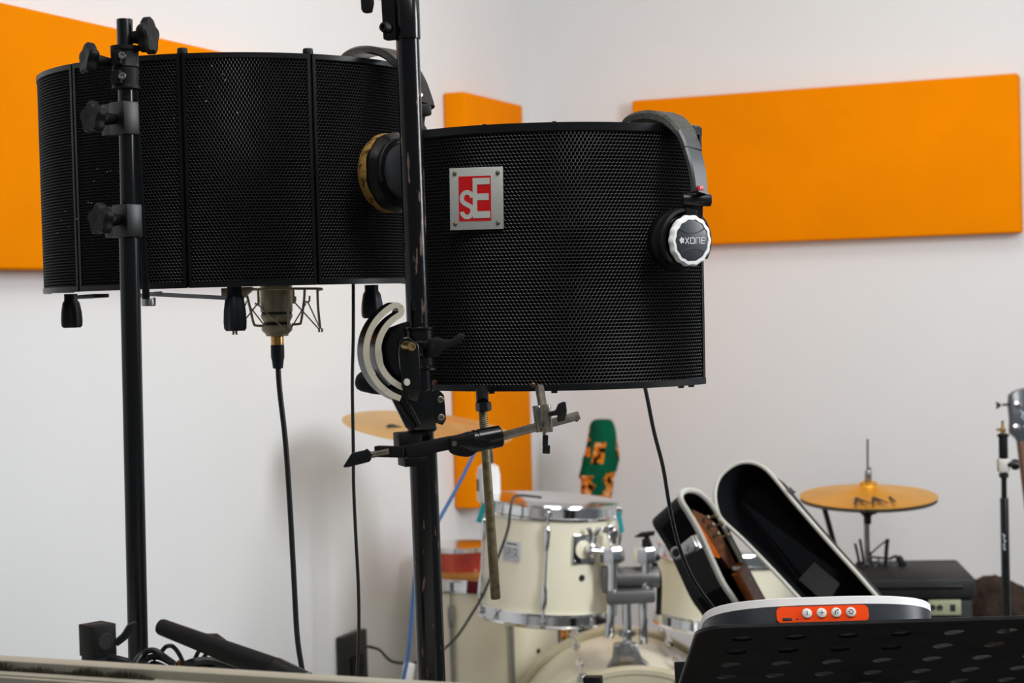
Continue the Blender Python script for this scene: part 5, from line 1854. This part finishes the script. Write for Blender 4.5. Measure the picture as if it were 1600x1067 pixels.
lvv = MB().prism([(-20, -14), (-6, -4), (4, 10), (16, 14), (18, 9), (10, 0), (2, -12), (-14, -22)], PF(196, 986, YI, yaw=20), -6, 6, 2)
part(cbk, 'lever', lvv, M['rubber'])
lo2 = MB().cyl(P(168, 1028, YI), P(200, 1036, YI), 8 * ki, n=14, b=.001).cyl(P(196, 1034, YI), P(215, 1040, YI), 5 * ki, n=12)
part(cbk, 'lower_screw', lo2, M['rubber'])

cl_ = thing('cable_coil', 'dark cable bundle bound with an orange tie, under the leaning tube', 'cable', V((P(280, 1050, YI).x, YI, zl)))
loops = MB()
for pts, r in (([(284, 1046), (262, 1030), (240, 1016), (222, 1022), (211, 1038), (212, 1052), (230, 1057), (270, 1056)], 5), ([(286, 1050), (268, 1036), (246, 1026), (228, 1030), (218, 1044), (226, 1054), (262, 1062)], 5),
               ([(288, 1040), (280, 1022), (270, 1010), (260, 1010), (252, 1018), (240, 1030)], 3.6), ([(284, 1056), (262, 1044), (240, 1036), (230, 1046), (248, 1056), (280, 1066)], 4), ([(286, 1044), (300, 1036), (330, 1034), (370, 1046), (420, 1066), (450, 1090)], 8),
               ([(286, 1054), (310, 1046), (350, 1050), (400, 1070), (430, 1095)], 9), ([(284, 1062), (320, 1058), (370, 1072), (410, 1100)], 9)):
    loops.tube(smooth([P(x, y, YI + .01 * math.sin(x)) for x, y in pts], 5), r * ki, 8)
part(cl_, 'cord_loops', loops, M['cable'])
part(cl_, 'tie', MB().lathe([(15 * ki, 0), (17 * ki, 1 * ki), (17 * ki, 6 * ki), (15 * ki, 7 * ki)], FR(P(281, 1048, YI), (1, 0, .25)), 20), M['tie'])
part(cl_, 'rest', MB().box(PF(320, 1105, YI), 230, 70, 30, 10), M['cable'])

tb_ = thing('boom_tube', 'black tapered tube leaning low in front, end pointing up left', 'stand arm', P(360, 1020, 1.76))
t0_, t1_ = P(250, 978.5, 1.80), P(428, 1046, 1.72)
part(tb_, 'tube', MB().lathe([(0, 0), (9 * ki, 0), (12 * ki, .001), (13 * ki, .003), (14.5 * ki, .05), (18.5 * ki, (t1_ - t0_).length)], FR(t0_, t1_ - t0_), 30), M['blkm'])
t2_e = P(484, 1071, 1.695)
part(tb_, 'end_sleeve', MB().lathe([(18 * ki, 0), (19.5 * ki, .001), (18 * ki, (t2_e - t1_).length * .9), (10 * ki, (t2_e - t1_).length)], FR(t1_, t2_e - t1_), 30), M['blk'])
part(tb_, 'screw', MB().lathe([(5 * ki, -.002), (5 * ki, .002), (3 * ki, .003), (0, .0015)], FR(P(456, 1062, 1.68), (0, -1, .1)), 14), M['dchrome'])
wdg = MB().prism([(-42, 22), (-6, 20), (6, 10), (30, -12), (90, -44), (30, -36), (-40, 8)], PF(346, 1010, 1.83), -8, 8, 2)
part(tb_, 'fin', wdg, M['blkm'])
for x0, y0, x1, y1 in ((312, 1014, 302, 1034), (322, 1022, 312, 1036), (334, 1030, 322, 1040)):
    part(tb_, 'strut', MB().cyl(P(x0, y0, 1.80), P(x1, y1, 1.80), 3.4 * ki, n=10), M['blk'])
YJ = 2.7
kj = YJ / F
sp_ = thing('stand_clamp', 'small square black stand top cut off by the bottom frame edge', 'stand', V((P(927, 1070, YJ).x, YJ, 0)))
part(sp_, 'block', MB().box(PF(927, 1073, YJ, yaw=-16), 28, 34, 20, 2), M['blkm'])
q_ = P(927, 1088, YJ)
part(sp_, 'post', MB().cyl(q_, V((q_.x, YJ, .01)), .010, n=16), M['blk'])
